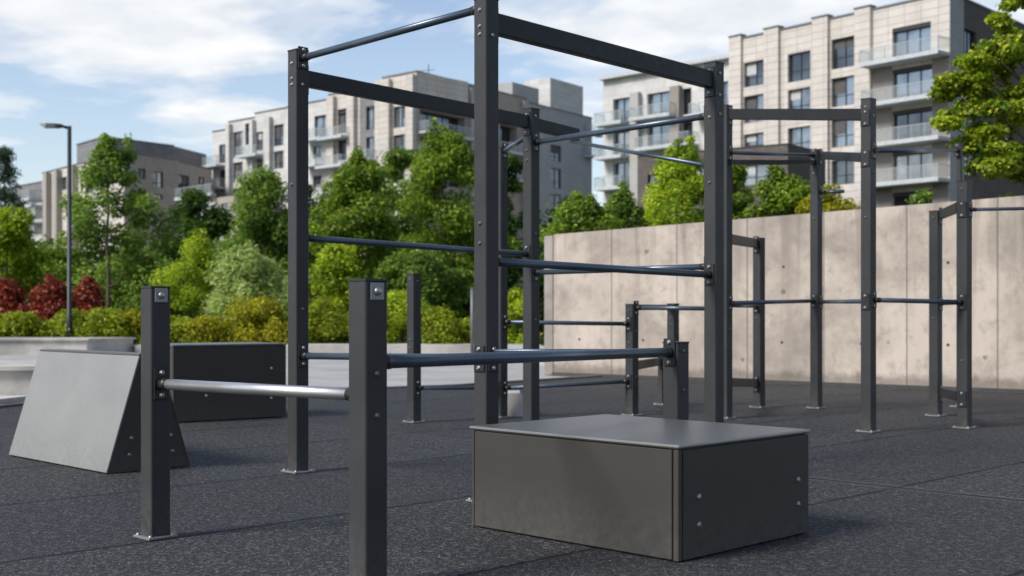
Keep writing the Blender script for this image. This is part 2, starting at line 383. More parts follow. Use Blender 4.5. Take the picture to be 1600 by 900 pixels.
# ---------------------------------------------------------------- world, sun, camera
SUN_EL, SUN_AZ = 41.0, -121.0      # azimuth clockwise from +Y (away from the camera); the sun is behind-left
def make_world():
    w = bpy.data.worlds.new('World'); sc.world = w; w.use_nodes = True
    nt = w.node_tree; nt.nodes.clear(); L = nt.links
    sky = nt.nodes.new('ShaderNodeTexSky'); sky.sky_type = 'NISHITA'; sky.sun_disc = False
    sky.sun_elevation = math.radians(SUN_EL); sky.sun_rotation = math.radians(SUN_AZ)
    sky.air_density = 1.0; sky.dust_density = .6; sky.ozone_density = 2.0
    D = nt.nodes.new('ShaderNodeTexCoord').outputs['Generated']
    sp = nt.nodes.new('ShaderNodeSeparateXYZ'); L.new(D, sp.inputs[0])
    az = math_(nt, 'ARCTAN2', sp.outputs[0], sp.outputs[1]); el = math_(nt, 'ARCSINE', sp.outputs[2])
    # cloud layer projected on a high plane
    zc = math_(nt, 'ADD', math_(nt, 'MAXIMUM', sp.outputs[2], 0), .10)
    cb = nt.nodes.new('ShaderNodeCombineXYZ')
    L.new(math_(nt, 'DIVIDE', sp.outputs[0], zc), cb.inputs[0]); L.new(math_(nt, 'DIVIDE', sp.outputs[1], zc), cb.inputs[1])
    n1 = noise(nt, .95, 9, .58, cb.outputs[0], .25); n1.inputs['Lacunarity'].default_value = 2.1
    n2 = noise(nt, 3.6, 6, .55, cb.outputs[0], .3)
    tot = None
    # cloud banks in the sky: azimuth, elevation, half-widths (degrees), weight
    for a0, e0, sa, se, wt in CLOUDS:
        x = math_(nt, 'DIVIDE', math_(nt, 'SUBTRACT', az, math.radians(a0)), math.radians(sa))
        y = math_(nt, 'DIVIDE', math_(nt, 'SUBTRACT', el, math.radians(e0)), math.radians(se))
        r2 = math_(nt, 'ADD', math_(nt, 'MULTIPLY', x, x), math_(nt, 'MULTIPLY', y, y))
        g = math_(nt, 'MULTIPLY', math_(nt, 'EXPONENT', math_(nt, 'MULTIPLY', r2, -1)), wt)
        tot = g if tot is None else math_(nt, 'ADD', tot, g)
    dens = math_(nt, 'ADD', n1.outputs[0], math_(nt, 'MULTIPLY', math_(nt, 'SUBTRACT', n2.outputs[0], .5), .46))
    dens = math_(nt, 'ADD', dens, tot)
    cov = ramp(nt, [(.50, 0), (.60, .45), (.78, .95)], dens); cov.color_ramp.interpolation = 'EASE'
    shade = ramp(nt, [(.35, 0), (.70, 1)], n2.outputs[0])
    ccol = mixc(nt, shade.outputs[0], (4.9, 5.15, 5.5), (6.6, 6.6, 6.6))
    haze = ramp(nt, [(0, .42), (.10, .22), (.30, .0)], el)
    base = mixc(nt, 1.0, sky.outputs[0], (1.16, 1.05, 1.00), 'MULTIPLY')
    base = mixc(nt, haze.outputs[0], base, (4.5, 5.1, 5.8))
    col = mixc(nt, cov.outputs[0], base, ccol)
    # unseen sky right of and behind the viewer dimmed to darken right-facing sides
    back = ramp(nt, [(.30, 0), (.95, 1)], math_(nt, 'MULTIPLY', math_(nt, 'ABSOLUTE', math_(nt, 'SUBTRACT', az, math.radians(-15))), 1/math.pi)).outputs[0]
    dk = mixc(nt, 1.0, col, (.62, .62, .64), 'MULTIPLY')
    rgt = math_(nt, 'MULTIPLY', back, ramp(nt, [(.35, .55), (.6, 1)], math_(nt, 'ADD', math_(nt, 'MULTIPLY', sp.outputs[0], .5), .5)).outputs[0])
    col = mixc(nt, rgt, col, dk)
    bg = nt.nodes.new('ShaderNodeBackground'); bg.inputs[1].default_value = SKY_S
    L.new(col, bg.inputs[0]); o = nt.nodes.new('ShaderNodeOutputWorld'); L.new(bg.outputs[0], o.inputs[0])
SKY_S = .162
CLOUDS = [(-17, 13.0, 9, 2.2, .27), (-15.5, 11.2, 4.5, .8, .24), (-12.3, 9.0, 3.2, .9, .30), (10, 13.2, 9, 2.2, .30), (6, 9.6, 3.5, 2.0, .22), (-5, 11.2, 5, 1.6, -.16), (-22, 6.5, 4, 3.0, -.10), (22, 12, 5, 4, .2)]
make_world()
sun = bpy.data.lights.new('sun', 'SUN'); sun.energy = 3.9; sun.angle = math.radians(18); sun.color = (1, .965, .91)
so = bpy.data.objects.new('sun', sun); COL.objects.link(so)
a, e = math.radians(SUN_AZ), math.radians(SUN_EL)
sdir = Vector((math.sin(a)*math.cos(e), math.cos(a)*math.cos(e), math.sin(e)))
so.rotation_euler = sdir.to_track_quat('Z', 'Y').to_euler(); so.location = (-10, -10, 15)

cam = bpy.data.cameras.new('camera'); co = bpy.data.objects.new('camera', cam); COL.objects.link(co)
co.location = (0, 0, HC); co.rotation_euler = (math.radians(90), 0, 0)
cam.sensor_width = 36; cam.lens = 36*F/1600; cam.shift_y = (HZ-450)/1600
cam.clip_end = 3000; cam.clip_start = .05
cam.dof.use_dof = True; cam.dof.focus_distance = 6.3; cam.dof.aperture_fstop = 3.1
sc.camera = co
sc.view_settings.view_transform = 'Standard'; sc.view_settings.look = 'None'
sc.cycles.max_bounces = 6; sc.cycles.transparent_max_bounces = 12

# ---------------------------------------------------------------- the setting
m = MB(); m.poly([(-1500, -600, -.03), (1500, -600, -.03), (1500, 2500, -.03), (-1500, 2500, -.03)])
tag(m.build('ground', M_SOIL), kind='structure')
m = MB(); m.poly([(-45, 5, -.012), (14, 5, -.012), (14, 34, -.012), (-45, 34, -.012)])
tag(m.build('plaza_paving', M_PAVE), kind='structure')
EDGE = [(-14, 13.3), (-5.75, 13.75), (-5.5, 14.7), (-3.0, 16.7), (-.913, 17.85), (1.55, 20.75)]
m = MB(); m.poly([(-14, -6, 0), (16, -6, 0), (16, 9.5, 0), (1.75, 20.85, 0)] + [(x, y, 0) for x, y in EDGE[::-1]])
tag(m.build('rubber_surfacing', M_RUBBER), kind='structure')
m = MB()
for (x0, y0), (x1, y1) in zip(EDGE[1:], EDGE[2:]):
    d = Vector((x1-x0, y1-y0, 0)); c = Vector(((x0+x1)/2, (y0+y1)/2+.06, .005))
    m.box(c, (d.length+.06, .12, .05), math.atan2(d.y, d.x))
tag(m.build('kerb', M_PAVE_EDGE), kind='structure')

# concrete retaining wall
WA, WB = Vector((.71, 21.3)), Vector((8.2, 15.37))
def wallbuild():
    t = (WB-WA); Ln = t.length; t /= Ln; n = Vector((t.y, -t.x)); th = .38
    r = empty('concrete_wall', (WA.x, WA.y, 0), 'tall stained concrete retaining wall with vertical formwork seams behind the black frames', 'wall')
    m = MB(); z0, z1 = 2.40, 2.66
    k = MB(); kc = (WA+WB)/2+n*.03; k.box((kc.x, kc.y, .02), (Ln, .05, .06), math.atan2(t.y, t.x)); k.build('base_strip', M_EDGE, r)
    A, B = WA, WB; A2, B2 = WA-n*th, WB-n*th
    K = 40
    for i in range(K):
        u0, u1 = Ln*i/K, Ln*(i+1)/K; p, q = A+t*u0, A+t*u1
        za, zb = z0+(z1-z0)*i/K, z0+(z1-z0)*(i+1)/K
        m.poly([(p.x, p.y, 0), (q.x, q.y, 0), (q.x, q.y, zb), (p.x, p.y, za)], [(u0, 0), (u1, 0), (u1, zb), (u0, za)])
    m.poly([(A.x, A.y, z0), (B.x, B.y, z1), (B2.x, B2.y, z1), (A2.x, A2.y, z0)], [(0.3, 1.5)]*4)
    m.poly([(B.x, B.y, 0), (B2.x, B2.y, 0), (B2.x, B2.y, z1), (B.x, B.y, z1)], [(.3, .5)]*4)
    m.poly([(B2.x, B2.y, 0), (A2.x, A2.y, 0), (A2.x, A2.y, z0), (B2.x, B2.y, z1)], [(.3, .5)]*4)
    m.build('wall_face', M_WALL, r)
    # thick end pier with its own cast joint
    m = MB(); c = (A+A2)/2 - t*.10
    m.box((c.x, c.y, z0/2-.01), (.19, th+.03, z0-.02), math.atan2(t.y, t.x), .01); m.build('end_pier', M_PIER, r)
    m = MB()
    for u in np.arange(.55, Ln, 1.24):
        for z in (.62, 1.75):
            p = A+t*(u+random.uniform(-.03, .03))
            M = Matrix.Translation((p.x+n.x*.001, p.y+n.y*.001, z)) @ Vector((n.x, n.y, 0)).to_track_quat('Z', 'Y').to_matrix().to_4x4()
            m.lathe(M, [(.022, 0), (.018, .002)], 10)
    m.build('formwork_tie_plugs', M_EDGE, r)
wallbuild()

def block(name, pts, z0, z1, mt, label, cat, lip=None, group=None):
    m = MB(); n = len(pts)
    for i in range(n):
        p, q = pts[i], pts[(i+1) % n]; L_ = math.dist(p, q)
        m.poly([(p[0], p[1], z0), (q[0], q[1], z0), (q[0], q[1], z1), (p[0], p[1], z1)], [(0, z0), (L_, z0), (L_, z1), (0, z1)])
    m.poly([(x, y, z1) for x, y in pts])
    if lip:
        cx = sum(p[0] for p in pts)/n; cy = sum(p[1] for p in pts)/n
        r = empty(name, (cx, cy, z0), label, cat, group)
        m.build('body', mt, r); k = MB()
        big = [(cx+(x-cx)*(1+.06/max(abs(x-cx), .3)), cy+(y-cy)*(1+.06/max(abs(y-cy), .3))) for x, y in pts]
        for i in range(n):
            p, q = big[i], big[(i+1) % n]; k.poly([(p[0], p[1], z1+.002), (q[0], q[1], z1+.002), (q[0], q[1], z1+lip), (p[0], p[1], z1+lip)])
        k.poly([(x, y, z1+lip) for x, y in big]); k.poly([(x, y, z1+.002) for x, y in big[::-1]]); k.build('coping', mt, r)
        return r
    return tag(m.build(name, mt), label, cat, group)
block('low_wall', [(-11, 13.9), (-5.58, 14.75), (-5.9, 16.6), (-11, 16.2)], -.02, .38, M_KERB, 'low concrete seat wall at the left edge beside the light sloping panel', 'low wall', .05)
block('wall_step', [(-11, 13.55), (-5.75, 14.0), (-5.62, 14.7), (-11, 13.86)], -.02, .09, M_KERB, 'thin concrete step running along the foot of the left seat wall', 'step')
block('planter_wall', [(-20, 31.6), (-10.9, 32.0), (-10.2, 33.6), (-20, 33.6)], -.02, .36, M_KERB, 'long pale planter wall below the yellow hedge and red shrubs', 'planter wall', .05)
block('planter_kerb', [(-10.1, 33.4), (-.9, 33.6), (.9, 24.5), (1.25, 24.7), (.6, 35), (-10.1, 35)], -.02, .17, M_KERB, 'low concrete kerb edging the shrub bed right of the planter wall', 'kerb edging', .04)

# ---------------------------------------------------------------- steel frames
R45 = math.radians(45)
RF, LF, RB, LB = Vector((S2, -S2, 0)), Vector((-S2, -S2, 0)), Vector((S2, S2, 0)), Vector((-S2, S2, 0))
_bolt = {}
def bolt(parent, p, n, r=.011, name='bolt', mt=None):
    """a domed bolt with washer, shared mesh; p world point on the face, n outward normal"""
    key = (round(r, 4), mt.name if mt else '')
    if key not in _bolt:
        k = MB(); k.lathe(Matrix.Identity(4), [(r*1.45, 0), (r*1.45, .002), (r, .0022), (r*.98, .004), (r*.80, .0075), (r*.45, .010), (r*.38, .0085)], 14)
        k.v = [tuple(v) for v in k.v]; me = bpy.data.meshes.new('bolt'); me.from_pydata(k.v, [], k.f)
        for i in k.sm: me.polygons[i].use_smooth = True
        me.materials.append(mt or M_ZINC); _bolt[key] = me
    o = bpy.data.objects.new(name, _bolt[key]); COL.objects.link(o); o.parent = parent
    W = Matrix.Translation(p) @ Vector(n).to_track_quat('Z', 'Y').to_matrix().to_4x4()
    Lc = world_of(parent).inverted() @ W
    o.location = Lc.to_translation(); o.rotation_euler = Lc.to_euler()
    return o
HP = .05       # half post width
def post(t, x, y, h, hw=HP, plate=.165, bolts=(), cap=True, foot=True, base_bolts=True):
    m = MB(); m.boxm(Matrix.Translation((x, y, h/2+.005)) @ Matrix.Rotation(R45, 4, 'Z'), hw, hw, h/2-.007, .005)
    p = m.build('post', M_POST, t)
    if cap:
        m = MB(); m.boxm(Matrix.Translation((x, y, h)) @ Matrix.Rotation(R45, 4, 'Z'), hw+.0015, hw+.0015, .005, .0015); m.build('end_cap', M_CLAMP, p)
    if foot:
        m = MB(); m.boxm(Matrix.Translation((x, y, .008)) @ Matrix.Rotation(R45, 4, 'Z'), plate/2, plate/2, .006, .002); m.build('base_plate', M_GALV, p)
        if base_bolts:
            for dx, dy in ((1, 1), (1, -1), (-1, 1), (-1, -1)):
                v = (RF*dx+RB*dy)*(plate/2-.018)
                bolt(p, Vector((x, y, .0145))+v, (0, 0, 1), .009, 'anchor_bolt')
    for n, z in bolts:
        bolt(p, Vector((x, y, z))+n*(hw+.0005), n, .0085, 'rivet', M_STUD if z < 2.4 else M_ZINC)
    return Vector((x, y, 0))
def clamp(t, c, z, n, hw=HP, w=.082, h=.145):
    """bolted bracket plate on face n of the post at c"""
    Mx = Matrix.Translation(Vector((c.x, c.y, z))+n*(hw+.005)) @ Matrix.Rotation(math.atan2(n.y, n.x), 4, 'Z')
    m = MB(); m.boxm(Mx, .0045, w/2, h/2, .003); o = m.build('clamp_plate', M_CLAMP, t)
    for s in (1, -1): bolt(o, Vector((c.x, c.y, z+s*h*.36))+n*(hw+.0097), n, .0098)
    return o
def bar(t, a, na, b, nb, za, zb, r=.0235, mt=None, clamps=(1, 1), hw=HP, ch=.145):
    mt = mt or M_BAR
    pa = Vector((a.x, a.y, za))+(na*(hw+.008) if na else Vector()); pb = Vector((b.x, b.y, zb))+(nb*(hw+.008) if nb else Vector())
    m = MB(); m.tube([pa, pb], r, 20); o = m.build('bar', mt, t)
    d = (pb-pa).normalized()
    for on, p0, p1 in ((clamps[0] and na, pa, pa+d*.055), (clamps[1] and nb, pb-d*.055, pb)):
        if on: m = MB(); m.tube([p0, p1], r+.003, 20); m.build('end_sleeve', M_CLAMP, o)
    if clamps[0] and na: clamp(t, a, za, na, hw, .08, ch)
    if clamps[1] and nb: clamp(t, b, zb, nb, hw, .08, ch)
    return o
def beam(t, a, na, b, nb, za, zb, w=.06, h=.11, hw=HP, plates=True):
    pa = Vector((a.x, a.y, za))+(na*(hw+.006) if na else Vector()); pb = Vector((b.x, b.y, zb))+(nb*(hw+.006) if nb else Vector())
    d = pb-pa; q = d.to_track_quat('X', 'Z'); M = Matrix.Translation((pa+pb)/2) @ q.to_matrix().to_4x4()
    m = MB(); m.boxm(M, d.length/2, w/2, h/2, .004); o = m.build('beam', M_BEAM, t)
    if plates:
        if na: clamp(t, a, za-.015, na, hw, w+.018, h+.09)
        if nb: clamp(t, b, zb-.015, nb, hw, w+.018, h+.09)
    return o

# --- tall cubic rig in the middle
rig = empty('climbing_rig', (.1, 8.3, 0), 'tall dark steel climbing rig of four posts standing behind the wide low box', 'climbing frame')
E = post(rig, -.143, 6.96, 2.80, bolts=[(LF, 2.735), (LF, 2.645), (LF, 2.60), (RF, 2.595), (LF, 1.55), (LF, 1.44)])
D = post(rig, -1.415, 8.26, 2.787, bolts=[(LF, 2.70), (LF, 2.60), (LF, 2.56), (RF, 2.56), (LF, 1.9), (RF, .83+.25)])
G = post(rig, 1.392, 8.6, 2.775, bolts=[(RF, 2.70), (RF, 2.55), (LF, 2.40), (RF, 2.42), (LF, 1.95)])
Fp = post(rig, .157, 10.2, 2.72, bolts=[(RF, 2.66), (LF, 2.62), (LF, 2.38), (RF, 1.70), (LF, 2.30), (RF, 1.0)])
beam(rig, E, RB, G, LF, 2.675, 2.655, .062, .115)
beam(rig, D, RB, Fp, LF, 2.612, 2.612, .062, .105)
bar(rig, D, RF, E, LB, 2.735, 2.758, .0225)
bar(rig, G, LB, Fp, RF, 2.418, 2.445, .0225)
bar(rig, D, RB, Fp, LF, 1.553, 1.535, .022)
bar(rig, E, RB, G, LF, 1.342, 1.318, .0235)
bar(rig, G, LB, Fp, RF, 1.375, 1.385, .021)
bar(rig, D, RF, E, LB, .772, .80, .0225)
clamp(rig, E, .80, LF); clamp(rig, E, .80, RF)
# cantilevered outrigger beyond the far post with a slim tie back to the right post
P_out = Vector((.56, 10.72, 0))
beam(rig, Fp, RB, P_out, None, 2.60, 2.585, .055, .10)
bar(rig, G, LB, Vector((.50, 10.64, 0)), None, 2.075, 2.52, .015, clamps=(1, 0))

# --- low bar set in front
low = empty('low_bar_set', (-.5, 5.6, 0), 'three short dark posts carrying two waist high bars in front of the climbing rig', 'exercise bars')
A = post(low, -1.671, 5.85, 1.173, plate=.15)
B = post(low, -.554, 4.80, 1.178, hw=.054, plate=.16, bolts=[(RF, .82), (RF, .66)])
C = post(low, .926, 7.05, .887, hw=.053, bolts=[(RF, .84), (RF, .62)])
bar(low, A, RF, B, LB, .722, .735, .0245, M_STEEL_BAR)
bar(low, B, RB, C, LF, .862, .833, .0265, hw=.054, ch=.155)
bar(low, E + Vector((0, 0, 0)), RF, C, LB, .842, .838, .012, clamps=(0, 0))
for c, hw in ((A, .05), (B, .054)):      # square badge plate with a dome at each post head
    n = RF; z = 1.135
    Mx = Matrix.Translation(Vector((c.x, c.y, z))+n*(hw+.003)) @ Matrix.Rotation(math.atan2(n.y, n.x), 4, 'Z')
    m = MB(); m.boxm(Mx, .0025, .033, .033, .002); q = m.build('end_plate', M_GALV, low)
    m = MB(); Mz = Matrix.Translation(Vector((c.x, c.y, z))+n*(hw+.0055)) @ n.to_track_quat('Z', 'Y').to_matrix().to_4x4()
    m.lathe(Mz, [(.017, 0), (.0165, .005), (.013, .010), (.008, .013), (.003, .0142)], 18); m.build('dome_nut', M_ZINC, q)

# --- rear left frame
rl = empty('rear_bar_frame', (.2, 12.6, 0), 'rear dark frame with horizontal bars beyond the tall rig, at mid picture', 'climbing frame')
J = post(rl, -.112, 12.6, 2.72, bolts=[(LF, 2.6)])
K = post(rl, 1.235, 12.85, 1.145, bolts=[(LF, 1.08), (RF, .87), (RF, .6), (RF, .40), (LF, .75)])
Lq = post(rl, -.945, 12.04, 1.43, bolts=[(LF, 1.38), (RF, 1.36), (LF, .80), (LF, .72), (RF, .25)])
Mq = post(rl, 1.82, 14.1, 1.16, bolts=[(LF, 1.0), (LF, .93), (RF, 1.0)])
Q = post(rl, 1.72, 14.35, .55, hw=.033, plate=.14, bolts=[(LF, .42)])
for za, zb in ((.965, .945), (.30, .355)): bar(rl, J, RF, K, LF, za, zb, .021)
bar(rl, Lq, RF, J, LF, .335, .30, .018)
bar(rl, J, RF, Fp, LB, 2.69, 2.50, .02)
beam(rl, K, RB, Q, LF, .515, .50, .05, .09, plates=False)
bar(rl, K, RF, Vector((2.08, 12.5, 0)), LF, 1.11, 1.10, .022, clamps=(1, 0))
beam(rl, K, RB, Mq, LF, 1.115, 1.12, .05, .06, plates=False)

# --- rear right frame along the concrete wall
rr = empty('wall_side_frame', (4, 12.6, 0), 'far right dark frame of six staggered posts and beams before the concrete wall', 'climbing frame')
P0 = post(rr, 2.14, 12.5, 3.13, bolts=[(RF, 3.0), (RF, 2.0), (RF, .9)])
P1 = post(rr, 2.757, 13.93, 1.89, bolts=[(LF, 1.0)])
P2 = post(rr, 3.372, 13.83, 2.86, bolts=[(LF, 2.79), (LF, 2.6), (RF, 2.8), (LF, 2.1)])
P3 = post(rr, 3.162, 11.07, 2.95, bolts=[(LF, 2.88), (RF, 2.8), (RF, 2.3), (LF, 1.9)])
P4 = post(rr, 4.345, 12.8, 2.10, bolts=[(LF, 2.03), (LF, 1.0)])
P5 = post(rr, 4.148, 11.44, 2.26, bolts=[(LF, 2.19), (RF, 2.0), (LF, .62)])
beam(rr, P0, RF, P3, LB, 3.04, 2.82, .06, .105)
bar(rr, P0, RF, P2, LF, 2.655, 2.80, .018)
beam(rr, P0, RF, P2, LF, 2.56, 2.72, .05, .05, plates=False)
beam(rr, P2, RF, P3, LB, 2.80, 2.44, .05, .085)
clamp(rr, P3, 2.42, LF); clamp(rr, P3, 2.78, LF); clamp(rr, P3, 1.155, LF)
bar(rr, P0, RF, P2, LF, 1.155, 1.19, .021)
bar(rr, P0, RB, P1, LF, 1.13, 1.13, .018)
bar(rr, P2, RF, P3, RB, 1.18, 1.16, .021)
bar(rr, P3, RF, P5, LF, 1.17, 1.155, .021)
bar(rr, P4, RF, P5, RB, 1.15, 1.15, .016)
beam(rr, P0, RB, P1, LF, 1.80, 1.83, .05, .10)
beam(rr, P0, RB, P1, LF, .36, .28, .05, .09)
beam(rr, P4, RF, P5, LB, 2.06, 2.03, .05, .09)
beam(rr, P4, RF, P5, LB, .25, .29, .05, .09)
clamp(rr, P5, 2.0, LF); clamp(rr, P5, .27, LF)
bar(rr, P2, RF, P2+RF*.30+RB*.08, None, 2.39, 2.39, .02, clamps=(1, 0))
P6 = post(rr, 5.02, 14.0, 2.95, hw=.026)
bar(rr, P3, RF, P6, LF, 2.49, 2.88, .021)
P7 = post(rr, 5.45, 11.9, 2.2)
bar(rr, P5, RF, P7, LF, 2.00, 2.06, .016)

# ---------------------------------------------------------------- plyo boxes
def jump_box():
    n0 = Vector((.700, 5.25, 0)); W, Dp, H = 1.27, 1.015, .497
    t = empty('jump_box', n0, 'wide dark grey low jump box with a satin top, nearest to the viewer', 'plyo box')
    u, v = LB, RB      # along left-front face, along right-front face
    def bx(name, mt, u0, u1, v0, v1, z0, z1, par=t, bv=.003):
        c = n0+u*((u0+u1)/2)+v*((v0+v1)/2)+Vector((0, 0, (z0+z1)/2))
        m = MB(); m.boxm(Matrix.Translation(c) @ Matrix.Rotation(math.radians(135), 4, 'Z'), (u1-u0)/2, (v1-v0)/2, (z1-z0)/2, bv)
        return m.build(name, mt, par)
    bx('inner_frame', M_EDGE, .010, W-.010, .010, Dp-.010, .004, H-.02, bv=0)
    bx('front_panel', M_PANEL, .034, W-.022, -.002, .016, .008, H-.024)
    bx('corner_post', M_PANEL, .0, .028, -.001, .028, .005, H-.022)
    bx('corner_post', M_PANEL, W-.018, W, -.001, .028, .005, H-.022)
    bx('side_panel', M_PANEL, -.003, .015, .032, Dp-.002, .006, H-.024)
    bx('side_panel', M_PANEL, W-.016, W+.002, .032, Dp-.002, .006, H-.024)
    bx('back_panel', M_PANEL, .02, W-.02, Dp-.018, Dp, .006, H-.024)
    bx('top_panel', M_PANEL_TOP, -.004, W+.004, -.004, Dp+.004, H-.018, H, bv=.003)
    for q in ((-.0075, W+.0075, -.0085, -.0045), (-.0085, -.0045, -.0045, Dp+.005), (W+.0045, W+.0085, -.0045, Dp+.005)):  # bright strips added in place of the highlight along the lid edges
        bx('edge_highlight_strip', M_HIGHLIGHT, *q, H-.011, H-.001, bv=.001)
    for vv, z in ((.14, .265), (.14, .145), (.92, .265), (.92, .15)):
        bolt(t, n0+v*vv+Vector((0, 0, z))-u*.0035, -u, .0095)
jump_box()

def wedge_box():
    a = Vector((-2.644, 8.157, 0)); u, v = RB, LB; W, Ln, H = .595, 1.50, .765
    t = empty('wedge_box', a, 'pale grey sloping panel of the A shaped jump box at far left', 'plyo box')
    t0, t1 = .235, .365         # top edge range across the width
    def prof(k, inset=0):      # trapezoid end outline
        o = a+v*k
        return [o+u*inset, o+u*(W-inset), o+u*(t1-inset*.6)+Vector((0, 0, H-inset)), o+u*(t0+inset*.6)+Vector((0, 0, H-inset))]
    def slab(name, mt, q0, q1, th):    # prism between two outlines
        m = MB(); n = len(q0); m.poly(q0[::-1]); m.poly(q1)
        for i in range(n): m.poly([q0[i], q0[(i+1) % n], q1[(i+1) % n], q1[i]])
        return m.build(name, mt, t)
    up = Vector((0, 0, .004))
    slab('side_panel', M_PANEL, [p+up for p in prof(0)], [p+up for p in prof(.02)], 0)
    slab('side_panel', M_PANEL, [p+up for p in prof(Ln-.02)], [p+up for p in prof(Ln)], 0)
    slab('inner_frame', M_EDGE, [p+up for p in prof(.02, .012)], [p+up for p in prof(Ln-.02, .012)], 0)
    def face(name, mt, ua, za, ub, zb, outn, th=.012, k0=-.004, k1=Ln+.004):
        p0, p1 = a+u*ua+Vector((0, 0, za)), a+u*ub+Vector((0, 0, zb))
        c = (p0+p1)/2+v*((k0+k1)/2)+outn*(th/2+.001)
        X = v; Z = outn.normalized(); Y = Z.cross(X)
        M = Matrix.Translation(c) @ Matrix((X, Y, Z)).transposed().to_4x4()
        m = MB(); m.boxm(M, (k1-k0)/2, (p1-p0).length/2, th/2, .002); return m.build(name, mt, t)
    nl = (-u*H + Vector((0, 0, t0))).normalized(); nr = (u*H + Vector((0, 0, W-t1))).normalized()
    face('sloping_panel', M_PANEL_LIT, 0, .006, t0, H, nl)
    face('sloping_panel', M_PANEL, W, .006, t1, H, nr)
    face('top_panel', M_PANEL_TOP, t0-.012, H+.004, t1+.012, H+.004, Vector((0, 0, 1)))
    for uu, z in ((.17, .225), (.155, .115), (.46, .225), (.475, .115)):
        bolt(t, a+u*uu+Vector((0, 0, z))-v*.0005, -v, .0095)
wedge_box()

def dark_box():
    R_, L_ = Vector((-2.288, 12.64, 0)), Vector((-3.24, 11.93, 0))
    t = empty('dark_box', R_, 'dark charcoal upright box standing behind the pale sloping panel', 'plyo box')
    d = (R_-L_).normalized(); n = Vector((d.y, -d.x, 0)); Ln = (R_-L_).length; H = .75; dp = .75
    def bx(name, mt, s0, s1, q0, q1, z0, z1, bv=.003):
        c = L_+d*((s0+s1)/2)-n*((q0+q1)/2)+Vector((0, 0, (z0+z1)/2))
        m = MB(); m.boxm(Matrix.Translation(c) @ Matrix.Rotation(math.atan2(d.y, d.x), 4, 'Z'), (s1-s0)/2, (q1-q0)/2, (z1-z0)/2, bv); return m.build(name, mt, t)
    bx('front_panel', M_PANEL, 0, Ln, 0, .02, .01, H-.02); bx('side_panel', M_PANEL, 0, .02, .022, dp, .01, H-.02)
    bx('side_panel', M_PANEL, Ln-.02, Ln, .022, dp, .01, H-.02); bx('back_panel', M_PANEL, .022, Ln-.022, dp-.02, dp-.001, .01, H-.02)
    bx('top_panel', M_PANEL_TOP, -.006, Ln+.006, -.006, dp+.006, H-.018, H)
    for s, z in ((Ln-.16, .50), (Ln-.16, .20), (Ln-.85, .25)): bolt(t, L_+d*s+n*.0005+Vector((0, 0, z)), n, .011)
dark_box()

def small_block():
    c = Vector((-.02, 12.95, 0)); m = MB()
    def p(x, y, z): return c+Vector((x, y, z))
    b = [p(-.11, -.25, 0), p(.26, -.22, 0), p(.26, .35, 0), p(-.11, .35, 0)]; tp = [p(-.10, -.20, .235), p(.10, -.18, .235), p(.10, .3, .235), p(-.10, .3, .235)]
    m.poly(b[::-1]); m.poly(tp)
    for i in range(4): m.poly([b[i], b[(i+1) % 4], tp[(i+1) % 4], tp[i]])
    tag(m.build('concrete_block', M_KERB), 'small pale concrete block with sloping end on the rubber floor behind the rig', 'block')
small_block()

# ---------------------------------------------------------------- lamp post and small poles
def lamp():
    d = 34.6; x = gxy(108.5, d); H = zat(197, d)
    t = empty('street_lamp', (x, d, 0), 'slim black street lamp with a flat head reaching left, in the yellow hedge', 'street lamp')
    m = MB(); m.tube([(x, d, 0), (x, d, 1.0), (x, d, 1.02), (x, d, H)], [.085, .08, .065, .055], 14); m.build('pole', M_LAMP, t)
    m = MB(); m.tube([(x, d, H-.06), (x-.18, d, H-.01), (x-.32, d, H+.0)], [.05, .04, .035], 10); m.build('arm', M_LAMP, t)
    m = MB()
    for sx, z0, z1, w0, w1 in ((0, -.035, .035, .09, .09),):
        q = [(x-.22, -.11, .05), (x-.55, -.14, .07), (x-.80, -.10, .045)]
    pts = [(-.20, .07, -.04, .03), (-.36, .13, -.05, .045), (-.62, .13, -.02, .055), (-.80, .08, .015, .045)]
    rings = []
    for dx, w, zb, zt in pts:
        rings.append([(x+dx, d-w, H+zb), (x+dx, d+w, H+zb), (x+dx, d+w*.7, H+zt+.02), (x+dx, d-w*.7, H+zt+.02)])
    for r0, r1 in zip(rings, rings[1:]):
        for k in range(4): m.poly([r0[k], r0[(k+1) % 4], r1[(k+1) % 4], r1[k]])
    m.poly(rings[0]); m.poly(rings[-1][::-1]); hd = m.build('lamp_head', M_LAMP, t)
    m = MB(); m.box((x-.52, d, H-.045), (.34, .18, .02)); m.build('lens', M_CURTAIN, hd)
lamp()
def bollard(px, d, top, label, w=.05):
    x = gxy(px, d); h = zat(top, d)
    t = empty('marker_post', (x, d, 0), label, 'post'); m = MB(); m.tube([(x, d, 0), (x, d, h)], w, 10); m.build('pole', M_COPING, t)
    m = MB(); m.tube([(x, d, h), (x, d, h+.04)], [w*1.1, w*.6], 10); m.build('end_cap', M_COPING, t)
bollard(738, 33.0, 452, 'thin pale grey post in front of the shrubs, left of the tall middle post')

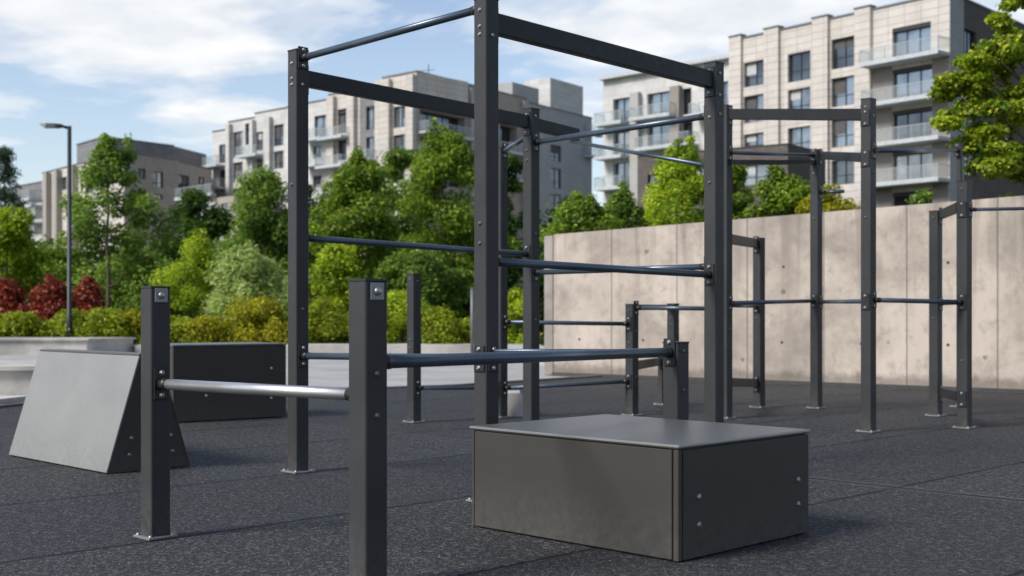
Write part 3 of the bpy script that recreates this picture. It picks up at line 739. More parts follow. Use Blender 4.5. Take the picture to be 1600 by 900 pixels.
# ---------------------------------------------------------------- buildings
class Plane:
    """a facade plane given by image columns and depths of its two ends"""
    def __init__(s, xa, da, xb, db):
        s.A = Vector((gxy(xa, da), da)); s.B = Vector((gxy(xb, db), db)); s.L = (s.B-s.A).length
        s.t = (s.B-s.A)/s.L; s.n = Vector((s.t.y, -s.t.x))
    def u(s, px):
        k = (px-CX)/F; return (k*s.A.y-s.A.x)/(s.t.x-k*s.t.y)
    def d(s, px): return s.A.y+s.t.y*s.u(px)
    def z(s, px, py): return zat(py, s.d(px))
    def P(s, u, z, out=0): p = s.A+s.t*u+s.n*out; return Vector((p.x, p.y, z))
    def rect(s, r):
        x0, y0, x1, y1 = r; xc = (x0+x1)/2
        return (s.u(x0), s.u(x1), s.z(xc, y1), s.z(xc, y0))
def obox(m, pl, u0, u1, o0, o1, z0, z1):
    """box on a facade: u range, outward range, z range"""
    c = pl.P((u0+u1)/2, (z0+z1)/2, (o0+o1)/2)
    m.boxm(Matrix.Translation(c) @ Matrix.Rotation(math.atan2(pl.t.y, pl.t.x), 4, 'Z'), (u1-u0)/2, abs(o1-o0)/2, (z1-z0)/2)
def wall_holes(m, pl, u0, u1, z0, z1, rects, depth=.28):
    us = sorted({u0, u1} | {min(max(r[k], u0), u1) for r in rects for k in (0, 1)})
    zs = sorted({z0, z1} | {min(max(r[k], z0), z1) for r in rects for k in (2, 3)})
    for a_, b_ in zip(us, us[1:]):
        for c_, d_ in zip(zs, zs[1:]):
            if b_-a_ < 1e-4 or d_-c_ < 1e-4: continue
            um, zm = (a_+b_)/2, (c_+d_)/2
            if any(r[0] < um < r[1] and r[2] < zm < r[3] for r in rects): continue
            m.poly([pl.P(a_, c_), pl.P(b_, c_), pl.P(b_, d_), pl.P(a_, d_)], [(a_, c_), (b_, c_), (b_, d_), (a_, d_)])
    for r in rects:
        a_, b_, c_, d_ = r
        for (p, q) in (((a_, c_), (b_, c_)), ((b_, c_), (b_, d_)), ((b_, d_), (a_, d_)), ((a_, d_), (a_, c_))):
            m.poly([pl.P(*p), pl.P(*q), pl.P(*q, -depth), pl.P(*p, -depth)], [(p[0], p[1]), (q[0], q[1]), (q[0]+.2, q[1]), (p[0]+.2, p[1])])
wcount = [0]
def window(b, pl, r, mull=2, trans=.36, depth=.28, g=None, blind=None, sill=False):
    a_, b_, c_, d_ = r; wcount[0] += 1; rnd = random.Random(wcount[0]*13)
    m = MB(); f = .07; o0, o1 = -depth, -depth+.09
    obox(m, pl, a_, b_, o0, o1, c_, c_+f); obox(m, pl, a_, b_, o0, o1, d_-f, d_)
    obox(m, pl, a_, a_+f, o0, o1, c_+f, d_-f); obox(m, pl, b_-f, b_, o0, o1, c_+f, d_-f)
    for k in range(1, mull):
        uu = a_+(b_-a_)*k/mull; obox(m, pl, uu-f*.6, uu+f*.6, o0, o1-.01, c_+f, d_-f)
    if trans:
        zz = c_+(d_-c_)*trans; obox(m, pl, a_+f, b_-f, o0, o1-.02, zz-f*.4, zz+f*.4)
    w = m.build('window', M_FRAME, b)
    m = MB(); m.poly([pl.P(a_, c_, -depth+.02), pl.P(b_, c_, -depth+.02), pl.P(b_, d_, -depth+.02), pl.P(a_, d_, -depth+.02)])
    m.build('pane', g or M_GL[rnd.choice((0, 0, 1, 2))], w)
    bl = rnd.random()
    if blind or (blind is None and bl < .5):
        h = (d_-c_)*(rnd.uniform(.25, .62) if blind is None else blind); k0 = rnd.randint(0, mull-1); k1 = k0+1
        if mull > 1 and bl < .12: k0, k1 = 0, mull
        ua, ub = a_+(b_-a_)*k0/mull, a_+(b_-a_)*k1/mull
        m = MB(); m.poly([pl.P(ua+.03, d_-h, -depth+.03), pl.P(ub-.03, d_-h, -depth+.03), pl.P(ub-.03, d_-.03, -depth+.03), pl.P(ua+.03, d_-.03, -depth+.03)])
        m.build('blind', M_BLIND if bl < .2 or blind else M_CURTAIN, w)
def balcony(b, pl, u0, u1, zs, out=1.5, h=1.05, th=.26, gap=0.02, ends=(1, 1)):
    m = MB(); obox(m, pl, u0, u1, gap, out, zs-th, zs); obox(m, pl, u0-.03, u1+.03, out, out+.04, zs-th-.02, zs+.05)
    s = m.build('balcony', M_SLAB, b)
    m = MB(); n = max(2, int((u1-u0)/1.1)); r = .03
    obox(m, pl, u0, u1, out-.06, out-.01, zs+h-.04, zs+h+.02)
    for k in range(n+1):
        uu = u0+.03+(u1-u0-.06)*k/n; obox(m, pl, uu-r*.7, uu+r*.7, out-.06, out-.015, zs, zs+h-.04)
    for e_, uu in zip(ends, (u0+.03, u1-.03)):
        if e_: obox(m, pl, uu-.025, uu+.025, gap, out-.07, zs+h-.04, zs+h+.02)
    m.build('railing', M_RAIL, s)
    m = MB(); g0, g1 = zs+.08, zs+h-.05
    m.poly([pl.P(u0+.03, g0, out-.035), pl.P(u1-.03, g0, out-.035), pl.P(u1-.03, g1, out-.035), pl.P(u0+.03, g1, out-.035)])
    for e_, uu in zip(ends, (u0+.03, u1-.03)):
        if e_: m.poly([pl.P(uu, g0, gap), pl.P(uu, g0, out-.08), pl.P(uu, g1, out-.08), pl.P(uu, g1, gap)])
    m.build('glass_panel', M_BGLASS, s)
def solid_back(m, pts, z0, z1):
    for p, q in zip(pts, pts[1:]):
        L_ = math.dist(p, q)
        m.poly([(p[0], p[1], z0), (q[0], q[1], z0), (q[0], q[1], z1), (p[0], p[1], z1)], [(0, z0), (L_, z0), (L_, z1), (0, z1)])
def roof(b, pts, z, mt=None):
    m = MB(); m.poly([(p[0], p[1], z-.35) for p in pts]); m.build('roof', mt or M_ROOF, b)
def coping(b, pl, u0, u1, z, o=.10, th=.14, mt=None):
    m = MB(); obox(m, pl, u0, u1, -.45, o, z, z+th); m.build('coping', mt or M_COPING, b)
def sc_(ox, oy, k, rs):
    return [tuple((ox+v/k if i % 2 == 0 else oy+v/k) for i, v in enumerate(r)) for r in rs]

# --- big beige block on the right
def beige_block():
    z1 = 25.7
    pl = Plane(1141, 113, 1484, 96); sd = Plane(1484, 96, 1760, 127)
    b = empty('apartment_building', (pl.B.x, pl.B.y, 0), 'large beige stone apartment block with stacked glass balconies, behind the right end of the wall', 'building')
    col1 = [(288,245,375,345),(288,382,375,490),(288,535,375,610)]
    col2 = [(465,210,556,325),(465,355,556,465),(465,510,556,610)]
    col3 = [(640,150,738,272),(640,308,740,425),(640,468,740,588),(640,640,740,740)]
    col4 = [(885,100,1040,232),(885,268,1045,400),(885,436,1045,566),(885,603,1045,720),(885,768,1045,850)]
    rr_ = [pl.rect(r) for r in sc_(1050, 0, 2.571, col1+col2+col3)]
    r4 = [pl.rect(r) for r in sc_(1050, 0, 2.571, col4)]
    m = MB(); wall_holes(m, pl, 0, pl.L, 0, z1, rr_+r4, .38); m.build('wall', M_STONE, b)
    for i, r in enumerate(rr_): window(b, pl, r, 2, .38, .38, g=M_GL[0] if i % 3 else M_GL[1], blind=.55 if i in (1, 7, 8) else None)
    for i, r in enumerate(r4): window(b, pl, r, 3, 0, .38, g=M_GL[(0, 0, 1, 2, 1)[i]], blind=False)
    # dark lintel boards above the doors, stone returns
    U = lambda zx: pl.u(1050+zx/2.571)
    for r in r4:
        m = MB(); obox(m, pl, r[0], r[1], -.30, -.05, r[3]-.32, r[3]-.004); m.build('lintel', M_FRAME, b)
    for zx0, zx1, o in ((237, 284, .28), (378, 436, .34), (572, 634, .34), (742, 806, .34), (1046, 1112, .02)):
        if o < .1: continue
        m = MB(); u0, u1 = U(zx0), U(zx1); zt = z1+.28
        p = [pl.P(u0, 0, .004), pl.P(u0, 0, o), pl.P(u1, 0, o), pl.P(u1, 0, .004)]
        for q0, q1 in zip(p, p[1:]):
            L_ = (q1-q0).length; m.poly([q0, q1, q1+Vector((0, 0, zt)), q0+Vector((0, 0, zt))], [(u0, 0), (u0+L_, 0), (u0+L_, zt), (u0, zt)])
        m.poly([v+Vector((0, 0, zt)) for v in p]); m.build('pilaster', M_STONE, b)
        coping(b, Plane.__new__(Plane) if False else pl, u0-.05, u1+.05, zt+.004, o+.08, .12)
    ed = [0]+[U(v) for v in (237, 284, 378, 436, 572, 634, 742, 806)]+[pl.L]
    for a_, b_ in zip(ed[::2], ed[1::2]):
        if b_-a_ > .3: coping(b, pl, a_+.06, b_-.06, z1+.002)
    # brick infill recess between balcony doors and corner (below the top floor)
    u0, u1 = U(806), U(884); u2, u3 = U(1046), U(1112)
    slabs = []
    for i, (zr, zs) in enumerate(((205, 238), (375, 405), (545, 570), (710, 732))):
        z = pl.z(1425, zs/2.571); slabs.append(z)
    for i in range(1, 5):
        zt = slabs[i-1]-.28; zb = slabs[i]+.0 if i < 4 else 0
        m = MB(); obox(m, pl, u0+.02, u1-.02, .003, .05, zb, zt); m.build('brick_infill', M_TAUPE, b)
        m = MB(); obox(m, pl, u2+.02, u3-.02, .003, .05, zb, zt); m.build('brick_infill', M_TAUPE, b)
    for z in slabs: balcony(b, pl, U(806)+.05 if z != slabs[0] else U(800), U(1118), z, 1.7)
    # right flank
    srect = [sd.rect(r) for r in sc_(1050, 0, 2.571, [(1176,122,1222,248),(1176,300,1222,410),(1176,460,1222,560),(1176,612,1222,705),(1330,330,1372,430),(1330,480,1372,580),(1330,640,1372,715)])]
    m = MB(); ub = sd.u(1506); wall_holes(m, sd, 0, ub, 0, z1, [], .3); m.build('wall', M_GREY, b)
    m = MB(); wall_holes(m, sd, ub, sd.L, 0, z1, srect, .3); m.build('wall', M_DARKBRICK, b)
    for r in srect: window(b, sd, r, 2, .3, .3)
    coping(b, sd, .1, sd.L, z1+.002)
    back = [tuple(sd.B), (sd.B.x-14, sd.B.y+12), (pl.A.x+10, pl.A.y+16), tuple(pl.A)]
    m = MB(); solid_back(m, back, 0, z1); m.build('wall', M_GREY, b)
    roof(b, [tuple(pl.A), tuple(pl.B)]+back[:-1], z1)
    m = MB(); obox(m, pl, pl.L*.02, pl.L*.02+1.0, -5, -4, z1-.3, z1+1.2); m.build('roof_vent', M_COPING, b)
beige_block()

# --- white wing left of it
def white_wing():
    z1 = 24.9; pl = Plane(942, 128, 1150, 116.5)
    b = empty('apartment_building', (pl.A.x, pl.A.y, 0), 'white apartment wing with deep balconies, between the grey flank and the beige stone block', 'building')
    rs = [(580,232,640,320),(700,212,780,300),(820,198,855,290),(580,350,640,438),(700,325,780,408),(820,315,860,400),(580,458,640,545),(582,562,640,650),(700,490,745,545),(940,175,985,270),(940,300,985,400)]
    rects = [pl.rect(r) for r in sc_(700, 50, 2.249, rs)]
    m = MB(); wall_holes(m, pl, 0, pl.L, 0, z1, rects, .5); m.build('wall', M_WHITE, b)
    for i, r in enumerate(rects): window(b, pl, r, 2, 0, .5, g=M_GL[(0, 0, 1, 2, 0, 1, 0, 2, 0, 0, 1)[i]], blind=False)
    coping(b, pl, 0, pl.L, z1+.002, .7, .35, M_SLAB)
    U = lambda zx: pl.u(700+zx/2.249); Z = lambda zx, zy: pl.z(700+zx/2.249, 50+zy/2.249)
    for zx in (640, 780): 
        m = MB(); obox(m, pl, U(zx)+.4, U(zx)+1.5, .003, .6, 0, z1-1.8); m.build('pilaster', M_WHITE if zx == 640 else M_TAUPE, b)
    for a_, b_, zx, zy in ((548, 642, 600, 322), (672, 812, 740, 300), (548, 642, 600, 440), (692, 880, 780, 404), (548, 642, 600, 548), (880, 990, 930, 290)):
        balcony(b, pl, U(a_), U(b_), Z(zx, zy), 1.6)
    bk = [tuple(pl.B), (pl.B.x+6, pl.B.y+16), (pl.A.x+7, pl.A.y+18), tuple(pl.A)]
    m = MB(); solid_back(m, bk, 0, z1); m.build('wall', M_WHITE, b); roof(b, [tuple(pl.A)]+bk[:-1], z1)
white_wing()
def annex():
    z1 = 12.55; pl = Plane(996, 91.5, 1231, 84.8); sd = Plane(1231, 84.8, 1290, 90)
    b = empty('brick_annex', (pl.B.x, pl.B.y, 0), 'low dark brown brick annex behind the trees, in front of the beige block', 'building')
    r1 = [pl.rect(r) for r in [(1012,272,1032,295),(1160,256,1200,290),(1080,262,1105,295)]]
    m = MB(); wall_holes(m, pl, 0, pl.L, 0, z1, r1, .25); wall_holes(m, sd, 0, sd.L, 0, z1, [], .25); m.build('wall', M_DARKBRICK, b)
    for r in r1: window(b, pl, r, 2, .4, .25)
    coping(b, pl, 0, pl.L, z1+.002, .04, .08, M_FRAME); coping(b, sd, 0, sd.L, z1+.004, .04, .08, M_FRAME)
    bk = [tuple(sd.B), (sd.B.x-8, sd.B.y+8), (pl.A.x+3, pl.A.y+10), tuple(pl.A)]
    m = MB(); solid_back(m, bk, 0, z1); m.build('wall', M_DARKBRICK, b); roof(b, [tuple(pl.A), tuple(pl.B)]+bk[:-1], z1)
annex()

# --- centre building
def centre():
    pl = Plane(332, 162, 651, 136); sd = Plane(651, 136, 925, 166)
    b = empty('apartment_building', (pl.B.x, pl.B.y, 0), 'long apartment building stepping up to a beige corner, rising behind the trees in the middle', 'building')
    C_ = lambda rs: [pl.rect(r) for r in sc_(300, 50, 2.249, rs)]
    w2 = [(145,350,180,440),(145,458,178,528),(145,548,178,590),(288,325,322,400),(288,418,322,480),(225,350,258,415),(225,445,258,500),(425,400,455,445),(425,505,455,545)]
    doors = [(95,395,120,460),(95,485,120,545),(430,292,482,378),(512,270,552,355),(512,378,552,450),(475,480,505,530)]
    tall = [(612,260,652,342),(612,368,655,440),(708,260,758,335),(708,360,758,430),(708,455,758,520)]
    dark = [(187,320,215,395),(480,385,500,440)]
    segs = [(332, 357, 24.6, M_WHITE), (357, 398, 25.5, M_WHITE), (398, 449, 26.0, M_WHITE), (449, 513, 26.1, M_WHITE), (513, 562, 26.6, M_STONE), (562, 597, 26.4, M_SLATE), (597, 651, 27.4, M_STONE)]
    allr = C_(w2+doors+tall+dark)
    for i, (x0, x1, zt, mt) in enumerate(segs):
        u0, u1 = pl.u(x0) if i else 0, pl.u(x1) if x1 != 651 else pl.L
        m = MB(); rr2 = [(max(r[0], u0), min(r[1], u1), r[2], r[3]) for r in allr if r[0] < u1-.05 and r[1] > u0+.05]
        wall_holes(m, pl, u0, u1, 0, zt, rr2, .3)
        # step return
        for uu in (u0, u1):
            m.poly([pl.P(uu, zt-3), pl.P(uu, zt-3, -8), pl.P(uu, zt, -8), pl.P(uu, zt)], [(0, 0), (8, 0), (8, 3), (0, 3)])
        m.build('wall', mt, b); coping(b, pl, u0+.03, u1-.03, zt+.002)
    for i, r in enumerate(allr): window(b, pl, r, 2, .3 if i < 9 else 0, .3)
    U = lambda zx: pl.u(300+zx/2.249); Z = lambda zx, zy: pl.z(300+zx/2.249, 50+zy/2.249)
    for a_, b_, z_ in ((130, 142, 0), (214, 224, 0), (262, 284, 0), (484, 508, 0), (556, 580, 0), (654, 704, 0), (762, 788, 0)):
        m = MB(); u0, u1 = U(a_), U(b_); mt = M_WHITE if a_ < 480 else M_STONE
        zt = 25.2 if a_ < 480 else (26.3 if a_ < 640 else 27.1)
        p = [pl.P(u0, 0, .004), pl.P(u0, 0, .55), pl.P(u1, 0, .55), pl.P(u1, 0, .004)]
        for q0, q1 in zip(p, p[1:]):
            L_ = (q1-q0).length; m.poly([q0, q1, q1+Vector((0, 0, zt)), q0+Vector((0, 0, zt))], [(u0, 0), (u0+L_, 0), (u0+L_, zt), (u0, zt)])
        m.poly([v+Vector((0, 0, zt)) for v in p]); m.build('pilaster', mt, b)
    for a_, b_, zx, zy in ((72, 122, 100, 470), (190, 260, 225, 435), (412, 486, 450, 378), (478, 562, 520, 372), (470, 562, 515, 472), (412, 470, 440, 470), (72, 125, 100, 548), (475, 560, 515, 568), (190, 262, 225, 520), (600, 660, 630, 452)):
        balcony(b, pl, U(a_), U(b_), Z(zx, zy), 1.6)
    # flank : taupe brick with loggias, then grey brick
    sr = [sd.rect(r) for r in [(656,177,727,212),(656,220,727,252),(656,262,727,290),(781,196,808,222),(781,238,812,262),(781,278,812,300)]]
    us = sd.u(822)
    m = MB(); wall_holes(m, sd, 0, us, 0, 27.4, sr, 1.2); m.build('wall', M_TAUPE, b)
    for r in sr: window(b, sd, r, 3, 0, 1.2, g=M_GL[1])
    for x0, x1, y in ((651, 732, 212), (651, 732, 252), (779, 815, 240), (779, 815, 282)):
        balcony(b, sd, sd.u(x0)+.2, sd.u(x1), sd.z((x0+x1)/2, y), 1.5)
    for x0, x1 in ((731, 739), (814, 821)):
        m = MB(); obox(m, sd, sd.u(x0), sd.u(x1), .003, .5, 0, 27.0); m.build('pilaster', M_WHITE, b)
    gr = [sd.rect(r) for r in [(860,227,877,252),(860,263,877,294),(860,304,877,324)]]
    m = MB(); wall_holes(m, sd, us, sd.L, 0, 27.0, gr, .25); m.build('wall', M_GREY, b)
    for r in gr: window(b, sd, r, 2, .3, .25, g=M_GL[1])
    coping(b, sd, 0, us-.05, 27.402); coping(b, sd, us+.05, sd.L, 27.002)
    end = Plane(925, 166, 925.01, 190); e2 = Plane(925, 166, 925+1, 167)
    for y in (210, 245): balcony(b, sd, sd.L-2.2, sd.L+1.6, sd.z(925, y), .9)
    bk = [tuple(sd.B), (sd.B.x-2, sd.B.y+14), (pl.A.x+6, pl.A.y+24), tuple(pl.A)]
    m = MB(); solid_back(m, bk, 0, 24.5); m.build('wall', M_GREY, b); roof(b, [tuple(pl.A), tuple(pl.B)]+bk[:-1], 24.6)
    # upper storey walls behind stepped parapet so the roofline closes
    for x0, x1, y, dd, mt in ((807, 848, 134, 8, M_GREY), (866, 917, 129, 4, M_WHITE)):
        u0, u1 = sd.u(x0), sd.u(x1); z = zat(y, sd.d((x0+x1)/2)+.6)
        m = MB(); c = sd.P((u0+u1)/2, 0, -dd*.5-.6)
        hw_, hd_ = (u1-u0)/2, dd*.5
        p = [sd.P(u0, 26, -.6), sd.P(u1, 26, -.6), sd.P(u1, 26, -.6-dd), sd.P(u0, 26, -.6-dd)]
        for i in range(4):
            q0, q1 = p[i], p[(i+1) % 4]; L_ = (q1-q0).length
            m.poly([q0, q1, Vector((q1.x, q1.y, z)), Vector((q0.x, q0.y, z))], [(0, 26), (L_, 26), (L_, z), (0, z)])
        m.poly([Vector((q.x, q.y, z)) for q in p]); m.build('stair_tower', mt, b)
    m = MB()
    for k, (x0, y) in enumerate(((447, 26.5), (612, 27.85))):
        m = MB(); q = pl.P(pl.u(min(x0, 640)), 0, -3-k); m.box((q.x, q.y, y), (1.8, 1.2, .45)); m.build('roof_unit', M_COPING, b)
    q = sd.P(sd.u(702), 0, -3); m = MB(); m.tube([(q.x, q.y, 27), (q.x, q.y, 29.5)], .05, 6); m.tube([(q.x-2.6, q.y, 28.6), (q.x+.7, q.y, 28.9)], .03, 6); m.build('antenna', M_FRAME, b)
centre()
def link_wing():
    z1 = 13.9; pl = Plane(282, 140, 372, 131); b = empty('link_building', (pl.A.x, pl.A.y, 0), 'low link block with roof terrace railing, left foot of the long middle apartment building', 'building')
    us = pl.u(338); r1 = [pl.rect((345, 318, 356, 330))]
    m = MB(); wall_holes(m, pl, 0, us, 0, z1, [], .2); m.build('wall', M_WHITE, b)
    m = MB(); wall_holes(m, pl, us, pl.L, 0, z1-.4, r1, .2); m.build('wall', M_TAUPE, b)
    window(b, pl, r1[0], 1, 0, .2)
    bk = [tuple(pl.B), (pl.B.x+3, pl.B.y+12), (pl.A.x+3, pl.A.y+12), tuple(pl.A)]
    m = MB(); solid_back(m, bk, 0, z1-.5); m.build('wall', M_WHITE, b); roof(b, [tuple(pl.A)]+bk[:-1], z1)
    balcony(b, pl, 0, us, z1+.05, .7)
link_wing()

# --- left building
def left_block():
    z1 = 19.1; fl = Plane(66, 161, 194, 140); fr = Plane(194, 140, 277, 147); f2 = Plane(277, 147.5, 331, 156)
    b = empty('apartment_building', (fl.B.x, fl.B.y, 0), 'small taupe brick apartment building with a slate penthouse, behind the tall thin tree at left', 'building')
    a1 = [fl.rect(r) for r in sc_(0, 150, 2.249, [(190,285,202,332),(218,285,234,330),(158,315,172,350),(190,360,202,400),(245,300,262,350),(300,290,330,340),(350,285,372,335)])]
    a2 = [fr.rect(r) for r in sc_(0, 150, 2.249, [(485,255,512,292),(536,265,574,322),(540,345,572,362),(485,330,512,372)])]
    a3 = [f2.rect(r) for r in sc_(0, 150, 2.249, [(628,278,665,332),(698,286,718,325),(625,345,645,380)])]
    for pl, rs, mt, zt in ((fl, a1, M_STONE, z1), (fr, a2, M_TAUPE, z1), (f2, a3, M_TAUPE, z1-.1)):
        m = MB(); wall_holes(m, pl, 0, pl.L, 0, zt, rs, .25); m.build('wall', mt, b); coping(b, pl, .05, pl.L-.05, zt+.002)
        for r in rs: window(b, pl, r, 2, .3, .25)
    for zx in (170, 206, 262):
        m = MB(); u = fl.u(zx/2.249); obox(m, fl, u, u+1.2, .003, .7, 0, z1-.2); m.build('pilaster', M_STONE, b)
    for y in (312, 338, 362): balcony(b, fl, fl.u(57), fl.u(70), fl.z(63, y), 2.0)
    bk = [tuple(f2.B), (f2.B.x-6, f2.B.y+12), (fl.A.x+3, fl.A.y+14), tuple(fl.A)]
    m = MB(); solid_back(m, bk, 0, z1); m.build('wall', M_TAUPE, b); roof(b, [tuple(fl.A), tuple(fl.B), tuple(fr.B), tuple(f2.A)]+bk[:-1], z1)
    p1 = Plane(120, 156, 163, 149); p2 = Plane(163, 149, 272, 157); zt = 22.1
    m = MB(); wall_holes(m, p1, 0, p1.L, z1-.4, zt, [], .2); wall_holes(m, p2, 0, p2.L, z1-.4, zt, [], .2)
    bk = [tuple(p2.B), (p1.A.x+14, p1.A.y+9), tuple(p1.A)]; solid_back(m, bk, z1-.4, zt)
    m.poly([(*p1.A, zt), (*p1.B, zt), (*p2.B, zt), (p1.A.x+14, p1.A.y+9, zt)]); m.build('penthouse', M_SLATE, b)
    coping(b, p1, 0, p1.L, zt+.002); coping(b, p2, 0, p2.L, zt+.004)
left_block()
def far_left():
    z1 = 19.0; pl = Plane(18, 178, 68, 170); b = empty('apartment_building', (pl.A.x, pl.A.y, 0), 'distant dark topped apartment building at the far left edge', 'building')
    r1 = [pl.rect(r) for r in sc_(0, 150, 2.249, [(88,355,122,395),(60,355,75,392),(95,420,122,455)])]
    zc = 16.2
    m = MB(); wall_holes(m, pl, 0, pl.L, 0, zc, [r for r in r1], .25); m.build('wall', M_WHITE, b)
    m = MB(); wall_holes(m, pl, 0, pl.L, zc, z1, [], .25); m.build('wall', M_SLATE, b)
    for r in r1: window(b, pl, r, 2, .3, .25)
    for zx0, zx1, zy in ((122, 150, 385), (118, 150, 445)): balcony(b, pl, pl.u(zx0/2.249), pl.u(zx1/2.249), pl.z(60, 150+zy/2.249), 1.6)
    bk = [tuple(pl.B), (pl.B.x-2, pl.B.y+14), (pl.A.x-2, pl.A.y+14), tuple(pl.A)]
    m = MB(); solid_back(m, bk, 0, z1); m.build('wall', M_SLATE, b); roof(b, [tuple(pl.A)]+bk[:-1], z1); coping(b, pl, 0, pl.L, z1+.002)
far_left()

# ---------------------------------------------------------------- foliage
def leaves(name, parent, cen, rad, n, size, mt, seed, up=.5, long=1.9, flat=1.0, droop=0.0, w=None):
    rg = np.random.default_rng(seed); cen = np.asarray(cen, float); rad = np.asarray(rad, float)
    pr = rad**2; pr = pr/pr.sum(); k = rg.choice(len(cen), n, p=pr)
    d = rg.normal(size=(n, 3)); d /= np.linalg.norm(d, axis=1)[:, None]
    r = rad[k]*(.25+.75*rg.random(n)**.55)*(1+.25*rg.normal(size=n)*.5)
    off = d*r[:, None]; off[:, 2] *= flat; pos = cen[k]+off
    pos[:, 2] = np.maximum(pos[:, 2], .03)
    nrm = d*.55+rg.normal(size=(n, 3))*.55; nrm[:, 2] += up; nrm /= np.linalg.norm(nrm, axis=1)[:, None]
    tg = rg.normal(size=(n, 3))+d*.6; tg[:, 2] -= droop; tg -= nrm*(tg*nrm).sum(1)[:, None]; tg /= np.linalg.norm(tg, axis=1)[:, None]
    bt = np.cross(nrm, tg); s = size*(.6+.8*rg.random(n))[:, None]; wd = s/long
    v = np.empty((n, 6, 3)); fold = nrm*wd*.25
    v[:, 0] = pos-tg*s*.5; v[:, 1] = pos-tg*s*.12-bt*wd*.5+fold; v[:, 2] = pos+tg*s*.22-bt*wd*.38+fold
    v[:, 3] = pos+tg*s*.5-nrm*s*.08; v[:, 4] = pos+tg*s*.22+bt*wd*.38+fold; v[:, 5] = pos-tg*s*.12+bt*wd*.5+fold
    org = np.array(world_of(parent).to_translation()) if parent else cen.mean(0)*np.array([1, 1, 0])
    v = v-org
    me = bpy.data.meshes.new(name); me.vertices.add(n*6); me.vertices.foreach_set('co', v.reshape(-1).astype(np.float32))
    me.loops.add(n*6); me.loops.foreach_set('vertex_index', np.arange(n*6, dtype=np.int32))
    me.polygons.add(n); me.polygons.foreach_set('loop_start', np.arange(0, n*6, 6, dtype=np.int32))
    me.polygons.foreach_set('loop_total', np.full(n, 6, dtype=np.int32)); me.update(calc_edges=True)
    ct = rg.random(len(cen))
    col = np.ones((n, 6, 4), np.float32); col[:, :, 0] = rg.random(n)[:, None]; col[:, :, 1] = ct[k][:, None]; col[:, :, 2] = 0
    ca = me.color_attributes.new('tint', 'FLOAT_COLOR', 'POINT'); ca.data.foreach_set('color', col.reshape(-1))
    me.materials.append(mt)
    o = bpy.data.objects.new(name, me); COL.objects.link(o)
    if parent: o.parent = parent
    else: o.location = org
    return o
def crown_clumps(rg, cx, cy, z0, z1, w, n, shape='oval', cr=.30):
    """clump centres spread through a crown volume, more of them near the surface"""
    C_, R_ = [], []
    H = z1-z0
    for i in range(n):
        t = rg.random()
        if shape == 'oval': prof = math.sin(math.pi*(.10+.86*t**.85))**.6
        elif shape == 'cone': prof = (1-t)**.8*.95+.07
        elif shape == 'vase': prof = (.35+.65*t**.6)*(1-max(0, t-.72)*2.0)
        else: prof = math.sqrt(max(0, 1-(t*.98)**2))*.95+.05     # dome
        ang = rg.random()*2*math.pi; rr_ = w/2*1.12*prof*(.25+.75*rg.random()**.5)*(1+.12*rg.normal())
        c_ = w*(cr*.62+.055)*(.6+.8*rg.random())*(.6+.4*prof)*1.25
        zz = z0+H*t; zz = min(zz, z1-c_*.35)
        rr_ = max(0, rr_-c_*.35)
        C_.append((cx+rr_*math.cos(ang), cy+rr_*math.sin(ang)*.9, zz)); R_.append(c_)
    return C_, R_
def tree(name, label, cat, px, d, ytop, ybot, wpx, mt, seed, n=9000, leaf=.16, clumps=46, shape='oval', group=None, trunk_r=.07, cr=.17, spikes=0, limbs=9, flat=.8, up=.78, long=1.9, droop=0, base_z=0, trunk=True):
    rg = np.random.default_rng(seed); x = gxy(px, d); z1, z0 = zat(ytop, d), max(.15, zat(ybot, d)); w = wpx*d/F
    t = empty(name, (x, d, base_z), label, cat, group)
    C_, R_ = crown_clumps(rg, x, d, z0, z1, w, clumps, shape, cr)
    for k in range(spikes):
        ang = rg.random()*6.28; q = rg.random()*.35*w/2; top = z1+rg.random()*(z1-z0)*.16
        for j in range(4):
            C_.append((x+q*math.cos(ang)+rg.normal()*.05, d+q*math.sin(ang), top-j*.22)); R_.append(.15+.06*j)
    if trunk:
        m = MB(); zc = z0+(z1-z0)*.85
        pts = [(x, d, base_z-.02)]; rads = [trunk_r*1.35]
        for k in range(1, 6):
            f = k/5; pts.append((x+rg.normal()*.04*w*.3, d+rg.normal()*.03, base_z+(zc-base_z)*f)); rads.append(trunk_r*(1-.8*f)+.01)
        m.tube(pts, rads, 8)
        idx = rg.choice(len(C_), min(limbs, len(C_)), replace=False)
        for i in idx:
            c_ = C_[i]; zs = max(base_z+.2, min(c_[2]-.3-.4*abs(c_[0]-x), zc)); zs = max(zs, base_z+(z0-base_z)*.7)
            f = (zs-base_z)/max(zc-base_z, .1); k = min(4, int(f*5)); g = f*5-k
            s = Vector(pts[k]).lerp(Vector(pts[min(5, k+1)]), min(g, 1))
            mid = s.lerp(Vector(c_), .5)+Vector((0, 0, -.05*w))
            m.tube([s, mid, Vector(c_)], [trunk_r*.42, trunk_r*.28, .012], 6)
        m.build('trunk', M_BARK, t)
    leaves('crown' if cat == 'tree' else 'foliage', t, C_, R_, int(n*2.0), leaf*.86, mt, seed+1, up, long, flat, droop)
    return t
def shrub(name, label, px, d, ytop, wpx, mt, seed, n=3500, leaf=.11, clumps=26, shape='dome', group=None, **kw):
    return tree(name, label, 'shrub', px, d, ytop, 560, wpx, mt, seed, n, leaf, clumps, shape, group, .03, kw.pop('cr', .2), limbs=5, **kw)

